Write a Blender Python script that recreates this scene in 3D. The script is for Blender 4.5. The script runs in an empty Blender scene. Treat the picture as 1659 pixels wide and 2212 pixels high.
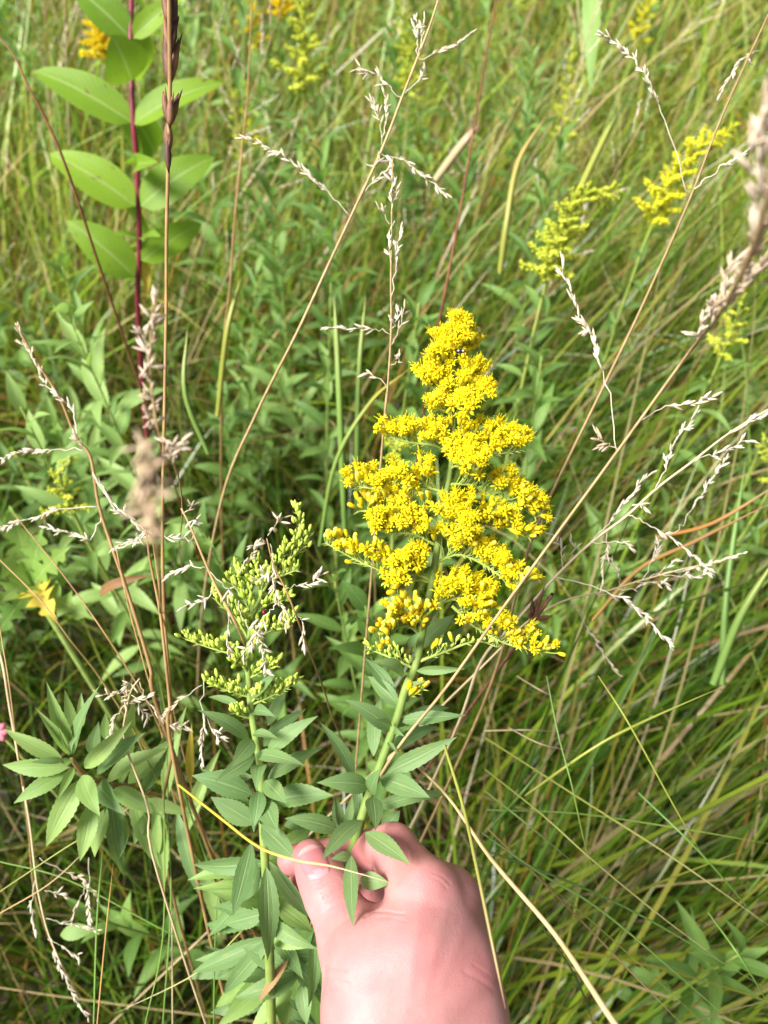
import bpy, math, random
import numpy as np
from mathutils import Vector, Matrix, Quaternion

S = bpy.context.scene
COL = S.collection
R = math.radians
rng = random.Random(7)
NR = np.random.default_rng(11)

# ------------------------------------------------------------------ camera, sky, sun, exposure
CAM = Vector((0, 0, 1.35))
PITCH = R(52)                       # below the horizon
FWD = Vector((0, math.cos(PITCH), -math.sin(PITCH)))
UPV = Vector((0, math.sin(PITCH), math.cos(PITCH)))
RGT = Vector((1, 0, 0))
FW = 0.93                           # frame width at distance 1
cd = bpy.data.cameras.new('camera')
cd.sensor_fit = 'HORIZONTAL'; cd.sensor_width = 36; cd.lens = 36 / FW
cd.clip_start = 0.01; cd.clip_end = 300
cd.dof.use_dof = True; cd.dof.focus_distance = 0.41; cd.dof.aperture_fstop = cd.lens / 3.1
cam = bpy.data.objects.new('camera', cd); COL.objects.link(cam)
cam.location = CAM; cam.rotation_euler = (math.pi / 2 - PITCH, 0, 0)
S.camera = cam

SUN_EL, SUN_AZ = R(52), R(-112)      # azimuth from +Y (ahead) towards +X; soft high light
wd = bpy.data.worlds.new('World'); S.world = wd; wd.use_nodes = True
nt = wd.node_tree
sky = nt.nodes.new('ShaderNodeTexSky'); sky.sky_type = 'NISHITA'; sky.sun_disc = False
sky.sun_elevation = SUN_EL; sky.sun_rotation = SUN_AZ
sky.air_density = 1.0; sky.dust_density = 4.0; sky.ozone_density = 0.6
bg = nt.nodes['Background']; bg.inputs[1].default_value = 0.06
hs = nt.nodes.new('ShaderNodeHueSaturation'); hs.inputs['Saturation'].default_value = .35   # thin bright cloud: a whiter sky
nt.links.new(sky.outputs[0], hs.inputs['Color']); nt.links.new(hs.outputs[0], bg.inputs[0])
sl = bpy.data.lights.new('sun', 'SUN'); sl.energy = 4.4; sl.angle = R(24); sl.color = (1, .97, .92)
sun = bpy.data.objects.new('sun', sl); COL.objects.link(sun)
sd = Vector((math.sin(SUN_AZ) * math.cos(SUN_EL), math.cos(SUN_AZ) * math.cos(SUN_EL), math.sin(SUN_EL)))
sun.rotation_euler = sd.to_track_quat('Z', 'Y').to_euler()
S.view_settings.view_transform = 'Standard'; S.view_settings.look = 'None'
S.view_settings.gamma = 1; S.view_settings.exposure = 1.05
S.render.engine = 'CYCLES'
S.cycles.use_denoising = True
S.cycles.max_bounces = 6; S.cycles.diffuse_bounces = 2; S.cycles.transmission_bounces = 4
S.cycles.use_adaptive_sampling = True; S.cycles.adaptive_threshold = .02
S.cycles.transparent_max_bounces = 4

# ------------------------------------------------------------------ coordinates
def W(x, y, d):
    """world point seen at (x, y) of a 1659 x 2212 picture at forward distance d (metres)"""
    return CAM + FWD * d + RGT * ((x - 829.5) / 1659 * FW * d) + UPV * ((1106 - y) / 1659 * FW * d)
def pm(d): return FW * d / 1659     # metres per picture unit at distance d
def c1(x, y): return 630.4 + x * .36, 650.3 + y * .36
def c2(x, y): return 331.8 + x * .44, 1061.8 + y * .44
def c3(x, y): return 530.9 + x * .4, 1692.2 + y * .4
def c4(x, y): return 365 + x * .24, 1061.8 + y * .24
def c5(x, y): return x * .3549, 1426.7 + y * .3549
def c6(x, y): return x * .36, y * .36
def c7(x, y): return 464.5 + x * .36, y * .36
def c8(x, y): return x * .39, 663.6 + y * .39
def cr0(x, y): return 1061.8 + x * .36, y * .36
def cr1(x, y): return 1061.8 + x * .36, 663.6 + y * .36
def cr2(x, y): return 1061.8 + x * .36, 1460 + y * .36

def to_ground(P, k=.55):
    """carry a stalk on from its last shown points down to the soil"""
    dl = (P[-1] - P[-2]).normalized(); d = (dl * 1.2 + Vector((0, k * .7, -.9))).normalized(); b_ = P[-1] + d * (P[-1].z / max(.3, -d.z)); b_.z = 0
    return [P[-1].lerp(P[-1] * .5 + b_ * .5, .4) + dl * .05, P[-1].lerp(b_, .6) + dl * .04, b_]
def spline(pts, per=5):
    """Catmull-Rom through the points"""
    P = [Vector(p) for p in pts]
    if len(P) < 3:
        return [P[0].lerp(P[-1], i / per) for i in range(per + 1)]
    Q = [P[0] * 2 - P[1]] + P + [P[-1] * 2 - P[-2]]
    out = []
    for i in range(1, len(Q) - 2):
        a, b, c, d = Q[i - 1:i + 3]
        for k in range(per):
            t = k / per
            out.append(.5 * ((2 * b) + (c - a) * t + (2 * a - 5 * b + 4 * c - d) * t * t + (3 * b - a - 3 * c + d) * t ** 3))
    out.append(P[-1])
    return out

# ------------------------------------------------------------------ materials
def mat(name):
    m = bpy.data.materials.new(name); m.use_nodes = True
    n = m.node_tree.nodes; l = m.node_tree.links
    return m, n, l, n['Principled BSDF'], n['Material Output']
def ramp(n, fac_l, l, stops):
    r = n.new('ShaderNodeValToRGB'); e = r.color_ramp.elements
    e[0].position, e[0].color = stops[0][0], (*stops[0][1], 1)
    e[1].position, e[1].color = stops[-1][0], (*stops[-1][1], 1)
    for p, c in stops[1:-1]:
        k = e.new(p); k.color = (*c, 1)
    l.new(fac_l, r.inputs[0]); return r
def mix(n, l, fac, a, b, mode='MIX'):
    x = n.new('ShaderNodeMix'); x.data_type = 'RGBA'; x.blend_type = mode
    for s, v in ((0, fac), (6, a), (7, b)):
        if hasattr(v, 'links') or isinstance(v, bpy.types.NodeSocket): l.new(v, x.inputs[s])
        elif isinstance(v, (int, float)): x.inputs[s].default_value = v
        else: x.inputs[s].default_value = (*v, 1)
    return x.outputs[2]
def math_n(n, l, op, a, b=None):
    x = n.new('ShaderNodeMath'); x.operation = op
    for i, v in enumerate((a, b)):
        if v is None: continue
        if isinstance(v, bpy.types.NodeSocket): l.new(v, x.inputs[i])
        else: x.inputs[i].default_value = v
    return x.outputs[0]

def leaf_mat(name, c_lo, c_hi, vein, trans=.35, rough=.5, nerves=3, trans_c=None, blotch=None):
    """leaf: midrib and side nerves from the leaf's own UV, mottling, thin translucency"""
    m, n, l, b, o = mat(name)
    uv = n.new('ShaderNodeUVMap'); sep = n.new('ShaderNodeSeparateXYZ'); l.new(uv.outputs[0], sep.inputs[0])
    oi = n.new('ShaderNodeObjectInfo')
    tc = n.new('ShaderNodeTexCoord')
    nz = n.new('ShaderNodeTexNoise'); nz.inputs['Scale'].default_value = 3.5; nz.inputs['Detail'].default_value = 5
    mp = n.new('ShaderNodeMapping'); l.new(tc.outputs['Object'], mp.inputs[0]); l.new(oi.outputs['Random'], mp.inputs[1])
    l.new(mp.outputs[0], nz.inputs['Vector'])
    f = math_n(n, l, 'ADD', math_n(n, l, 'MULTIPLY', oi.outputs['Random'], .55), math_n(n, l, 'MULTIPLY', nz.outputs[0], .6))
    base = ramp(n, f, l, [(.2, c_lo), (.85, c_hi)]).outputs[0]
    if blotch:
        nb = n.new('ShaderNodeTexNoise'); nb.inputs['Scale'].default_value = 7; l.new(mp.outputs[0], nb.inputs['Vector'])
        fb = ramp(n, nb.outputs[0], l, [(.66, (0, 0, 0)), (.74, (1, 1, 1))]).outputs[0]
        base = mix(n, l, fb, base, blotch)
    du = math_n(n, l, 'ABSOLUTE', math_n(n, l, 'SUBTRACT', sep.outputs[0], .5))
    rib = ramp(n, du, l, [(.012, (1, 1, 1)), (.05, (0, 0, 0))]).outputs[0]
    if nerves == 3:
        d2 = math_n(n, l, 'ABSOLUTE', math_n(n, l, 'SUBTRACT', du, .2))
        r2 = ramp(n, d2, l, [(.0, (.45, .45, .45)), (.03, (0, 0, 0))]).outputs[0]
    else:                           # pinnate side veins
        s = math_n(n, l, 'SUBTRACT', math_n(n, l, 'MULTIPLY', sep.outputs[1], 14.0), math_n(n, l, 'MULTIPLY', du, 7.0))
        d2 = math_n(n, l, 'ABSOLUTE', math_n(n, l, 'SUBTRACT', math_n(n, l, 'FRACT', s), .5))
        r2 = ramp(n, d2, l, [(.0, (.4, .4, .4)), (.12, (0, 0, 0))]).outputs[0]
    veins = mix(n, l, 1.0, rib, r2, 'LIGHTEN')
    colr = mix(n, l, math_n(n, l, 'MULTIPLY', veins, .65), base, vein)
    geo = n.new('ShaderNodeNewGeometry')
    colr = mix(n, l, math_n(n, l, 'MULTIPLY', geo.outputs['Backfacing'], .35), colr, tuple(min(1, v * 1.5 + .03) for v in c_hi))
    l.new(colr, b.inputs['Base Color']); b.inputs['Roughness'].default_value = rough
    b.inputs['Specular IOR Level'].default_value = .3
    bp = n.new('ShaderNodeBump'); bp.inputs['Strength'].default_value = .35; bp.inputs['Distance'].default_value = .0006
    n2 = n.new('ShaderNodeTexNoise'); n2.inputs['Scale'].default_value = 30; l.new(mp.outputs[0], n2.inputs['Vector'])
    h = math_n(n, l, 'SUBTRACT', math_n(n, l, 'MULTIPLY', n2.outputs[0], .6), veins)
    l.new(h, bp.inputs['Height']); l.new(bp.outputs[0], b.inputs['Normal'])
    t = n.new('ShaderNodeBsdfTranslucent')
    tcol = mix(n, l, .5, colr, trans_c or tuple(min(1, v * 1.8) for v in c_hi))
    l.new(tcol, t.inputs[0])
    ms = n.new('ShaderNodeMixShader'); ms.inputs[0].default_value = trans
    l.new(b.outputs[0], ms.inputs[1]); l.new(t.outputs[0], ms.inputs[2]); l.new(ms.outputs[0], o.inputs[0])
    return m

def plain(name, a, c, scale=120, rough=.6, trans=0, spec=.3, bump=.2, col_attr=None, sss=0):
    """two-tone noisy material for stems, seeds, buds"""
    m, n, l, b, o = mat(name)
    tc = n.new('ShaderNodeTexCoord'); nz = n.new('ShaderNodeTexNoise')
    nz.inputs['Scale'].default_value = scale; nz.inputs['Detail'].default_value = 4
    l.new(tc.outputs['Object'], nz.inputs['Vector'])
    oi = n.new('ShaderNodeObjectInfo')
    f = math_n(n, l, 'ADD', math_n(n, l, 'MULTIPLY', nz.outputs[0], .8), math_n(n, l, 'SUBTRACT', math_n(n, l, 'MULTIPLY', oi.outputs['Random'], .4), .1))
    colr = ramp(n, f, l, [(.3, a), (.75, c)]).outputs[0]
    if col_attr:
        at = n.new('ShaderNodeAttribute'); at.attribute_name = col_attr
        colr = mix(n, l, 1.0, at.outputs[0], mix(n, l, .6, (1, 1, 1), colr), 'MULTIPLY')
    l.new(colr, b.inputs['Base Color']); b.inputs['Roughness'].default_value = rough
    b.inputs['Specular IOR Level'].default_value = spec
    if sss:
        b.inputs['Subsurface Weight'].default_value = sss; b.inputs['Subsurface Radius'].default_value = (.002, .001, .0006)
        b.inputs['Subsurface Scale'].default_value = 1
    if bump:
        bp = n.new('ShaderNodeBump'); bp.inputs['Strength'].default_value = bump; bp.inputs['Distance'].default_value = .0005
        l.new(nz.outputs[0], bp.inputs['Height']); l.new(bp.outputs[0], b.inputs['Normal'])
    if trans:
        t = n.new('ShaderNodeBsdfTranslucent'); l.new(colr, t.inputs[0])
        ms = n.new('ShaderNodeMixShader'); ms.inputs[0].default_value = trans
        l.new(b.outputs[0], ms.inputs[1]); l.new(t.outputs[0], ms.inputs[2]); l.new(ms.outputs[0], o.inputs[0])
    return m

M = {}
M['leaf'] = leaf_mat('goldenrod_leaf', (.125, .23, .08), (.21, .335, .12), (.32, .44, .20), trans_c=(.24, .44, .06), blotch=(.30, .30, .09))
M['leaf_young'] = leaf_mat('young_leaf', (.21, .35, .095), (.35, .50, .15), (.32, .46, .18), trans=.4, trans_c=(.35, .6, .08))
M['leaf_far'] = leaf_mat('meadow_leaf', (.085, .175, .035), (.22, .36, .08), (.22, .36, .14), trans=.42, trans_c=(.25, .5, .05))
M['leaf_broad'] = leaf_mat('broad_leaf', (.13, .26, .02), (.25, .41, .03), (.40, .50, .18), trans=.45, nerves=0, trans_c=(.35, .6, .03), blotch=(.16, .12, .03))
M['leaf_dead'] = leaf_mat('dead_leaf', (.22, .10, .04), (.45, .28, .13), (.3, .2, .1), trans=.3, trans_c=(.5, .3, .1))
M['leaf_yellow'] = leaf_mat('yellow_leaf', (.55, .36, .03), (.70, .55, .08), (.6, .5, .2), trans=.35, trans_c=(.8, .6, .05), blotch=(.35, .16, .05))
M['leaf_thistle'] = leaf_mat('lobed_leaf', (.13, .27, .05), (.25, .40, .08), (.4, .5, .2), trans=.4, nerves=0, trans_c=(.35, .6, .08))
M['stem_green'] = plain('green_stem', (.16, .24, .05), (.30, .38, .09), 90)
M['stem_yellowgreen'] = plain('pale_green_stem', (.28, .38, .07), (.42, .50, .12), 90)
M['stem_brown'] = plain('brown_stem', (.24, .14, .05), (.50, .33, .14), 60)
M['stem_redbrown'] = plain('red_brown_stem', (.13, .045, .025), (.26, .11, .05), 60)
M['stem_purple'] = plain('wine_stem', (.17, .02, .035), (.30, .045, .07), 60, rough=.4)
M['stalk'] = plain('dry_stalk', (.30, .20, .09), (.55, .40, .20), 160)
M['stalk_pale'] = plain('pale_dry_stalk', (.48, .36, .20), (.66, .54, .34), 70)
M['straw'] = plain('seed_husk', (.70, .60, .44), (.90, .83, .69), 400, trans=.3, rough=.5)
M['straw_pink'] = plain('pinkish_husk', (.60, .46, .32), (.84, .72, .56), 300, trans=.25, rough=.6)
M['tan_husk'] = plain('tan_husk', (.60, .43, .27), (.78, .62, .43), 300, trans=.25)
M['bud'] = plain('green_bud', (.46, .62, .08), (.66, .80, .15), 600, rough=.45, trans=.12)
M['bud_yellow'] = plain('yellow_bud', (.70, .56, .02), (.90, .74, .05), 500, rough=.5, trans=.12, col_attr='tint')
M['flower'] = plain('goldenrod_flower', (.9, .9, .9), (1, 1, 1), 700, rough=.6, trans=.28, col_attr='tint', bump=0)
M['far_bud'] = plain('far_bud', (.46, .54, .04), (.72, .76, .08), 300, trans=.2)
M['far_flower'] = plain('far_flower', (.66, .66, .02), (.86, .82, .05), 300, trans=.25)
M['orange_flower'] = plain('orange_flower', (.92, .66, .005), (.95, .76, .012), 200, trans=.25)
M['pod'] = plain('dry_pod', (.07, .03, .02), (.26, .13, .07), 150)
M['bug_black'] = plain('black_shell', (.01, .01, .01), (.03, .02, .02), 300, rough=.3, bump=0)
M['bug_pale'] = plain('pale_shell', (.55, .42, .30), (.75, .65, .5), 300, rough=.4, bump=0)
M['bug_red'] = plain('red_shell', (.14, .01, .02), (.25, .03, .03), 300, rough=.25, bump=0)
M['pink'] = plain('pink_petal', (.65, .18, .25), (.80, .32, .38), 80, trans=.3)
M['grass'] = plain('grass_blades', (.75, .75, .75), (1, 1, 1), 25, rough=.36, spec=.55, trans=.26, col_attr='tint', bump=0)
M['blade'] = M['grass']

# ------------------------------------------------------------------ mesh helpers
class MB:
    def __init__(s): s.v = []; s.f = []; s.c = []
    def add(s, v, f, c=None):
        k = len(s.v); s.v += [tuple(p) for p in v]; s.f += [tuple(i + k for i in q) for q in f]
        s.c += [c or (1, 1, 1)] * len(v) if not (c and isinstance(c, list)) else c
    def tube(s, pts, rad, n=6, c=None, cap=True):
        P = [Vector(p) for p in pts]; m = len(P)
        rr = rad if isinstance(rad, (list, tuple)) else [rad] * m
        if len(rr) != m: rr = [np.interp(i / (m - 1), np.linspace(0, 1, len(rr)), rr) for i in range(m)]
        t0 = (P[1] - P[0]).normalized(); a = t0.orthogonal().normalized(); v = []; f = []
        for i in range(m):
            t = (P[min(i + 1, m - 1)] - P[max(i - 1, 0)])
            t = t.normalized() if t.length > 1e-9 else t0
            a = (a - t * a.dot(t)); a = a.normalized() if a.length > 1e-6 else t.orthogonal().normalized()
            b = t.cross(a)
            for k in range(n):
                w = 2 * math.pi * k / n
                v.append(P[i] + (a * math.cos(w) + b * math.sin(w)) * rr[i])
        for i in range(m - 1):
            for k in range(n):
                f.append((i * n + k, i * n + (k + 1) % n, (i + 1) * n + (k + 1) % n, (i + 1) * n + k))
        if cap:
            f.append(tuple(range(n - 1, -1, -1))); f.append(tuple((m - 1) * n + k for k in range(n)))
        s.add(v, f, c)
    def spindle(s, base, tip, r, n=5, c=None, belly=.45):
        a = Vector(base); b = Vector(tip); d = (b - a)
        if d.length < 1e-7: return
        x = d.normalized().orthogonal().normalized(); y = d.normalized().cross(x)
        v = [a]; f = []
        for q, h in ((.75, belly - .25), (1, belly), (.7, belly + .28)):
            for k in range(n):
                w = 2 * math.pi * k / n; v.append(a + d * h + (x * math.cos(w) + y * math.sin(w)) * r * q)
        v.append(b)
        for k in range(n):
            k2 = (k + 1) % n
            f.append((0, 1 + k2, 1 + k))
            for j in range(2): f.append((1 + j * n + k, 1 + j * n + k2, 1 + (j + 1) * n + k2, 1 + (j + 1) * n + k))
            f.append((1 + 2 * n + k, 1 + 2 * n + k2, 1 + 3 * n))
        s.add(v, f, c)
    def mesh(s, name, m, smooth=True, tint=False):
        me = bpy.data.meshes.new(name); me.from_pydata(s.v, [], s.f); me.materials.append(m)
        if smooth: me.polygons.foreach_set('use_smooth', [True] * len(me.polygons))
        if tint:
            at = me.color_attributes.new('tint', 'FLOAT_COLOR', 'POINT')
            at.data.foreach_set('color', [x for c in s.c for x in (*c, 1)])
        me.update(); return me
    def build(s, name, m, parent=None, smooth=True, tint=False):
        """one object; vertices given in world space become local to the parent (things only translate)"""
        if parent is not None:
            o = wloc(parent); s.v = [(x - o.x, y - o.y, z - o.z) for x, y, z in s.v]
        ob = bpy.data.objects.new(name, s.mesh(name, m, smooth, tint)); COL.objects.link(ob)
        if parent is not None: ob.parent = parent
        return ob
def wloc(o):
    p = Vector(o.location)
    while o.parent is not None: o = o.parent; p += o.location
    return p
def thing(name, label, cat, loc, group=None):
    o = bpy.data.objects.new(name, None); COL.objects.link(o); o.location = loc
    o.empty_display_size = .02; tag(o, label, cat, group); return o
def tag(o, label, cat, group=None):
    o['label'] = label; o['category'] = cat
    if group: o['group'] = group
    return o
def place(name, me, parent, mw):
    """object of shared mesh data, given its world matrix"""
    o = bpy.data.objects.new(name, me); COL.objects.link(o); o.parent = parent
    o.matrix_basis = Matrix.Translation(-wloc(parent)) @ mw
    return o

def leaf_mesh(name, m, rows=24, arch=.12, fold=.25, teeth=.045, prof=None, wave=0, twist=0, recurve=0):
    """unit leaf along +Y, width 1 at its widest, face +Z"""
    prof = prof or (lambda t: (math.sin(math.pi * t ** .82) ** .95) * (1 - .12 * t))
    v = []; f = []; uv = []
    us = (-1, -.55, 0, .55, 1)
    for i in range(rows + 1):
        t = i / rows
        w = max(.012, prof(t) * .5) if i < rows else .004
        if teeth and 1 < i < rows - 1: w *= 1 + (teeth if i % 2 else -teeth)
        zc = arch * 4 * t * (1 - t) - recurve * t ** 3
        for u in us:
            x = u * w; z = abs(u) * w * fold + wave * math.sin(t * 13 + u * 2) * abs(u)
            a = twist * t; v.append((x * math.cos(a) - z * math.sin(a) * .2, t, zc + z * .9 * math.cos(a) * .35 + x * math.sin(a) * .3))
            uv.append((.5 + u * .5, t))
    for i in range(rows):
        for k in range(4):
            a = i * 5 + k; f.append((a, a + 1, a + 6, a + 5))
    me = bpy.data.meshes.new(name); me.from_pydata(v, [], f); me.materials.append(m)
    ul = me.uv_layers.new(name='UVMap')
    idx = np.zeros(len(me.loops), int); me.loops.foreach_get('vertex_index', idx)
    ul.data.foreach_set('uv', np.array(uv)[idx].ravel())
    me.polygons.foreach_set('use_smooth', [True] * len(me.polygons)); me.update(); return me
def lf_set(key, m, n=6, **kw):
    out = []
    for i in range(n):
        k = dict(kw)
        k['arch'] = kw.get('arch', .1) * rng.uniform(.3, 1.5); k['twist'] = rng.uniform(-.7, .7)
        k['fold'] = kw.get('fold', .3) * rng.uniform(.4, 1.6); k['recurve'] = rng.uniform(0, .18)
        out.append(leaf_mesh(key, M[m], **k))
    return out
oval = lambda t: (math.sin(math.pi * t ** .78) ** .62) * (1 - .1 * t)
LM = {
    'leaf': lf_set('lance_leaf', 'leaf'), 'young': lf_set('lance_leaf', 'leaf_young'),
    'far': lf_set('lance_leaf', 'leaf_far', rows=7, teeth=0),
    'broad': lf_set('oval_leaf', 'leaf_broad', rows=12, teeth=0, prof=oval, wave=.012, arch=.07),
    'dead': lf_set('dead_leaf', 'leaf_dead', 3, wave=.03, arch=.2),
    'yellow': lf_set('yellow_leaf', 'leaf_yellow', 3, teeth=0),
    'thistle': lf_set('lobed_leaf', 'leaf_thistle', 4, rows=18, teeth=0, wave=.05,
                      prof=lambda t: (math.sin(math.pi * t ** .7) ** .7) * (.62 + .38 * math.cos(t * 31))),
    'yellow_lobed': lf_set('lobed_leaf', 'leaf_yellow', 2, rows=18, teeth=0, wave=.05,
                      prof=lambda t: (math.sin(math.pi * t ** .7) ** .7) * (.62 + .38 * math.cos(t * 31))),
}
def leaf(parent, kind, base, tip, width, roll=0, hint=None, name='leaf', var=None):
    base = Vector(base); tip = Vector(tip); Y = tip - base; L = Y.length; y = Y / L
    n0 = hint or ((CAM - base).normalized() * .7 + Vector((0, 0, .75)))
    n = n0 - y * n0.dot(y)
    n = n.normalized() if n.length > 1e-4 else y.orthogonal().normalized()
    n = Quaternion(y, roll) @ n; x = y.cross(n)
    mw = Matrix(((x.x * width, y.x * L, n.x * L, base.x), (x.y * width, y.y * L, n.y * L, base.y), (x.z * width, y.z * L, n.z * L, base.z), (0, 0, 0, 1)))
    ms = LM[kind]
    return place(name, ms[var if var is not None else rng.randrange(len(ms))], parent, mw)

# ------------------------------------------------------------------ the ground
gm, n, l, b, o = mat('soil')
tc = n.new('ShaderNodeTexCoord'); nz = n.new('ShaderNodeTexNoise'); nz.inputs['Scale'].default_value = 9; nz.inputs['Detail'].default_value = 8
l.new(tc.outputs['Object'], nz.inputs['Vector'])
l.new(ramp(n, nz.outputs[0], l, [(.3, (.025, .017, .010)), (.6, (.07, .05, .025)), (.8, (.10, .085, .03))]).outputs[0], b.inputs['Base Color'])
b.inputs['Roughness'].default_value = .95
gx = 48
vs = []; fs = []
for i in range(gx + 1):
    for j in range(gx + 1):
        u = (i / gx * 2 - 1); w = (j / gx * 2 - 1)
        x = 60 * u * abs(u) ** 1.5; y = 60 * w * abs(w) ** 1.5
        vs.append((x, y, .012 * math.sin(x * 5 + 1) * math.cos(y * 4.3) + (.25 * math.sin(x * .3) * math.cos(y * .25) - .02 if abs(x) + abs(y) > 6 else 0)))
for i in range(gx):
    for j in range(gx):
        a = i * (gx + 1) + j; fs.append((a, a + gx + 1, a + gx + 2, a + 1))
me = bpy.data.meshes.new('ground'); me.from_pydata(vs, [], fs); me.materials.append(gm)
me.polygons.foreach_set('use_smooth', [True] * len(me.polygons))
g = bpy.data.objects.new('ground', me); COL.objects.link(g); g['kind'] = 'structure'
tag(g, 'dark soil and thatch under the meadow grass', 'ground')

# ------------------------------------------------------------------ meadow grass (one mass nobody could count)
PAL = np.array([(.10, .23, .012), (.17, .32, .018), (.31, .42, .03), (.055, .15, .012), (.48, .44, .07), (.60, .46, .22), (.44, .23, .05), (.32, .48, .04)])
def grass(name, n, pick, length, width, th0, th1, lean, weights, label, segs=7, tone=1, tipmix=.35):
    base = pick(n)
    n = len(base)
    L = NR.uniform(*length, n) * np.exp(NR.normal(0, .12, n))
    wd_ = NR.uniform(*width, n) * (1 + .18 * np.clip(base[:, 1] - 1.2, 0, 6))
    a0 = np.abs(NR.normal(th0[0], th0[1], n)); a1 = a0 + np.abs(NR.normal(th1[0], th1[1], n))
    phi = lean(base) ; d = np.stack([np.cos(phi), np.sin(phi)], 1)
    phi2 = phi + NR.normal(0, .35, n)
    t = np.linspace(0, 1, segs + 1)
    pts = np.zeros((n, segs + 1, 3)); pts[:, 0] = base
    tang = np.zeros_like(pts)
    for i in range(segs + 1):
        th = np.clip(a0 + (a1 - a0) * t[i] ** 1.4, 0, 2.35)
        ph = phi + (phi2 - phi) * t[i]
        tang[:, i] = np.stack([np.sin(th) * np.cos(ph), np.sin(th) * np.sin(ph), np.cos(th)], 1)
        if i: pts[:, i] = pts[:, i - 1] + tang[:, i] * (L / segs)[:, None]
    pts[:, :, 2] = np.maximum(pts[:, :, 2], .01)
    side = np.stack([-np.sin(phi), np.cos(phi), np.zeros(n)], 1)[:, None, :].repeat(segs + 1, 1)
    nor = np.cross(tang, side)
    tw = NR.uniform(-1.2, 1.2, n)[:, None] + NR.uniform(-.8, .8, n)[:, None] * t[None]
    sv = side * np.cos(tw)[..., None] + nor * np.sin(tw)[..., None]
    wp = np.interp(t, [0, .25, .6, .9, 1], [.55, 1, .8, .35, .04])
    hw = (wd_[:, None] * wp[None])[..., None] * .5
    V = np.stack([pts - sv * hw, pts + sv * hw], 2).reshape(-1, 3)
    k = segs + 1
    q = np.arange(segs)
    one = np.stack([2 * q, 2 * q + 1, 2 * q + 3, 2 * q + 2], 1)
    F = (one[None] + (np.arange(n) * 2 * k)[:, None, None]).reshape(-1, 4)
    ww = np.array(weights, float); ww /= ww.sum()
    ci = NR.choice(len(PAL), n, p=ww)
    pat = np.sin(base[:, 0] * 7.3 + 1.7 * np.sin(base[:, 1] * 5.1)) + np.sin(base[:, 1] * 8.9 + 2.1 * np.sin(base[:, 0] * 4.3)) + .5 * (base[:, 0] > .1)
    dry = (pat + NR.normal(0, .5, n)) > 1.6           # dry patches: straw and rust together
    ci = np.where(dry & (NR.random(n) < .7), NR.choice([4, 5, 5, 6, 2], n), ci)
    C0 = PAL[ci] * NR.uniform(.65, 1.25, (n, 1)) * np.where(ci >= 4, .3 + .7 * tone, .25 + .75 * tone)[:, None]  # tone darkens near grass and thatch colours to stand in for shade
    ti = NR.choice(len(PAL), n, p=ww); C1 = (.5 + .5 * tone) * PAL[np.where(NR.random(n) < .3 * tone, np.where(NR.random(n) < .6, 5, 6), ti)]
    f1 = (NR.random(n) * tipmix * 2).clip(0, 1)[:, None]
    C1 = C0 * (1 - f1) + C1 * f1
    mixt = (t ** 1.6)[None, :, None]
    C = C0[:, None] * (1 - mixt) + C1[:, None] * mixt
    C = np.repeat(C[:, :, None, :], 2, 2).reshape(-1, 3)
    me = bpy.data.meshes.new(name)
    me.vertices.add(len(V)); me.vertices.foreach_set('co', V.astype(np.float32).ravel())
    me.loops.add(F.size); me.loops.foreach_set('vertex_index', F.astype(np.int32).ravel())
    me.polygons.add(len(F)); me.polygons.foreach_set('loop_start', np.arange(0, F.size, 4, dtype=np.int32))
    me.polygons.foreach_set('use_smooth', np.ones(len(F), bool))
    me.update(calc_edges=True)
    at = me.color_attributes.new('tint', 'FLOAT_COLOR', 'POINT')
    at.data.foreach_set('color', np.concatenate([C, np.ones((len(C), 1))], 1).astype(np.float32).ravel())
    me.materials.append(M['grass'])
    ob = bpy.data.objects.new(name, me); COL.objects.link(ob); ob['kind'] = 'stuff'; tag(ob, label, 'grass'); return ob

def area(y0, y1, side=0, power=1.0):
    """points on the ground in the wedge ahead; side -1 left only, +1 right only; clustered in tufts"""
    def f(n):
        y = y0 + (y1 - y0) * NR.random(n * 3) ** power
        hw = .55 + .62 * np.clip(y, 0, None)
        x = NR.uniform(-1, 1, n * 3) * hw
        cx = np.round(x / .07 + NR.normal(0, .4, n * 3)) * .07; cy = np.round(y / .07 + NR.normal(0, .4, n * 3)) * .07
        hsh = np.abs(np.sin(cx * 127.1 + cy * 311.7) * 43758.5) % 1
        mx = .72
        x = x * (1 - mx) + (cx + .02 * np.sin(hsh * 50)) * mx; y = y * (1 - mx) + (cy + .02 * np.cos(hsh * 50)) * mx
        keep = hsh > .25
        if side: keep &= (x * side > -.05 + .12 * np.sin(y * 5))
        idx = np.nonzero(keep)[0][:n]
        return np.stack([x[idx], y[idx], np.zeros(len(idx))], 1)
    return f
lean_right = lambda b: NR.normal(.4, .42, len(b))
lean_any = lambda b: NR.uniform(-math.pi, math.pi, len(b))
def lean_mixed(b):
    return np.where(NR.random(len(b)) < .6, NR.normal(.9, .7, len(b)), NR.uniform(-math.pi, math.pi, len(b)))
grass('thatch', 7000, area(-.2, 3, 0), (.15, .4), (.003, .006), (1.2, .25), (.2, .2), lean_any, (1, .5, .2, 2, .4, 1.5, 2.2, .1), 'brown and straw thatch lying under the standing grass', segs=4, tone=.0)  # lowest tone: the shade of the gaps is put into the thatch colour
grass('lodged_grass', 4300, area(-.1, 1.15, 1), (.55, 1.0), (.003, .0062), (.5, .25), (.95, .35), lean_right, (4, 4.2, 2.2, 2.6, .4, .5, .35, 2), 'fine green and straw grass blown over in a tangled sweep on the right', segs=9, tone=.48)  # shade on the near grass is part of its colour, through tone
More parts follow.
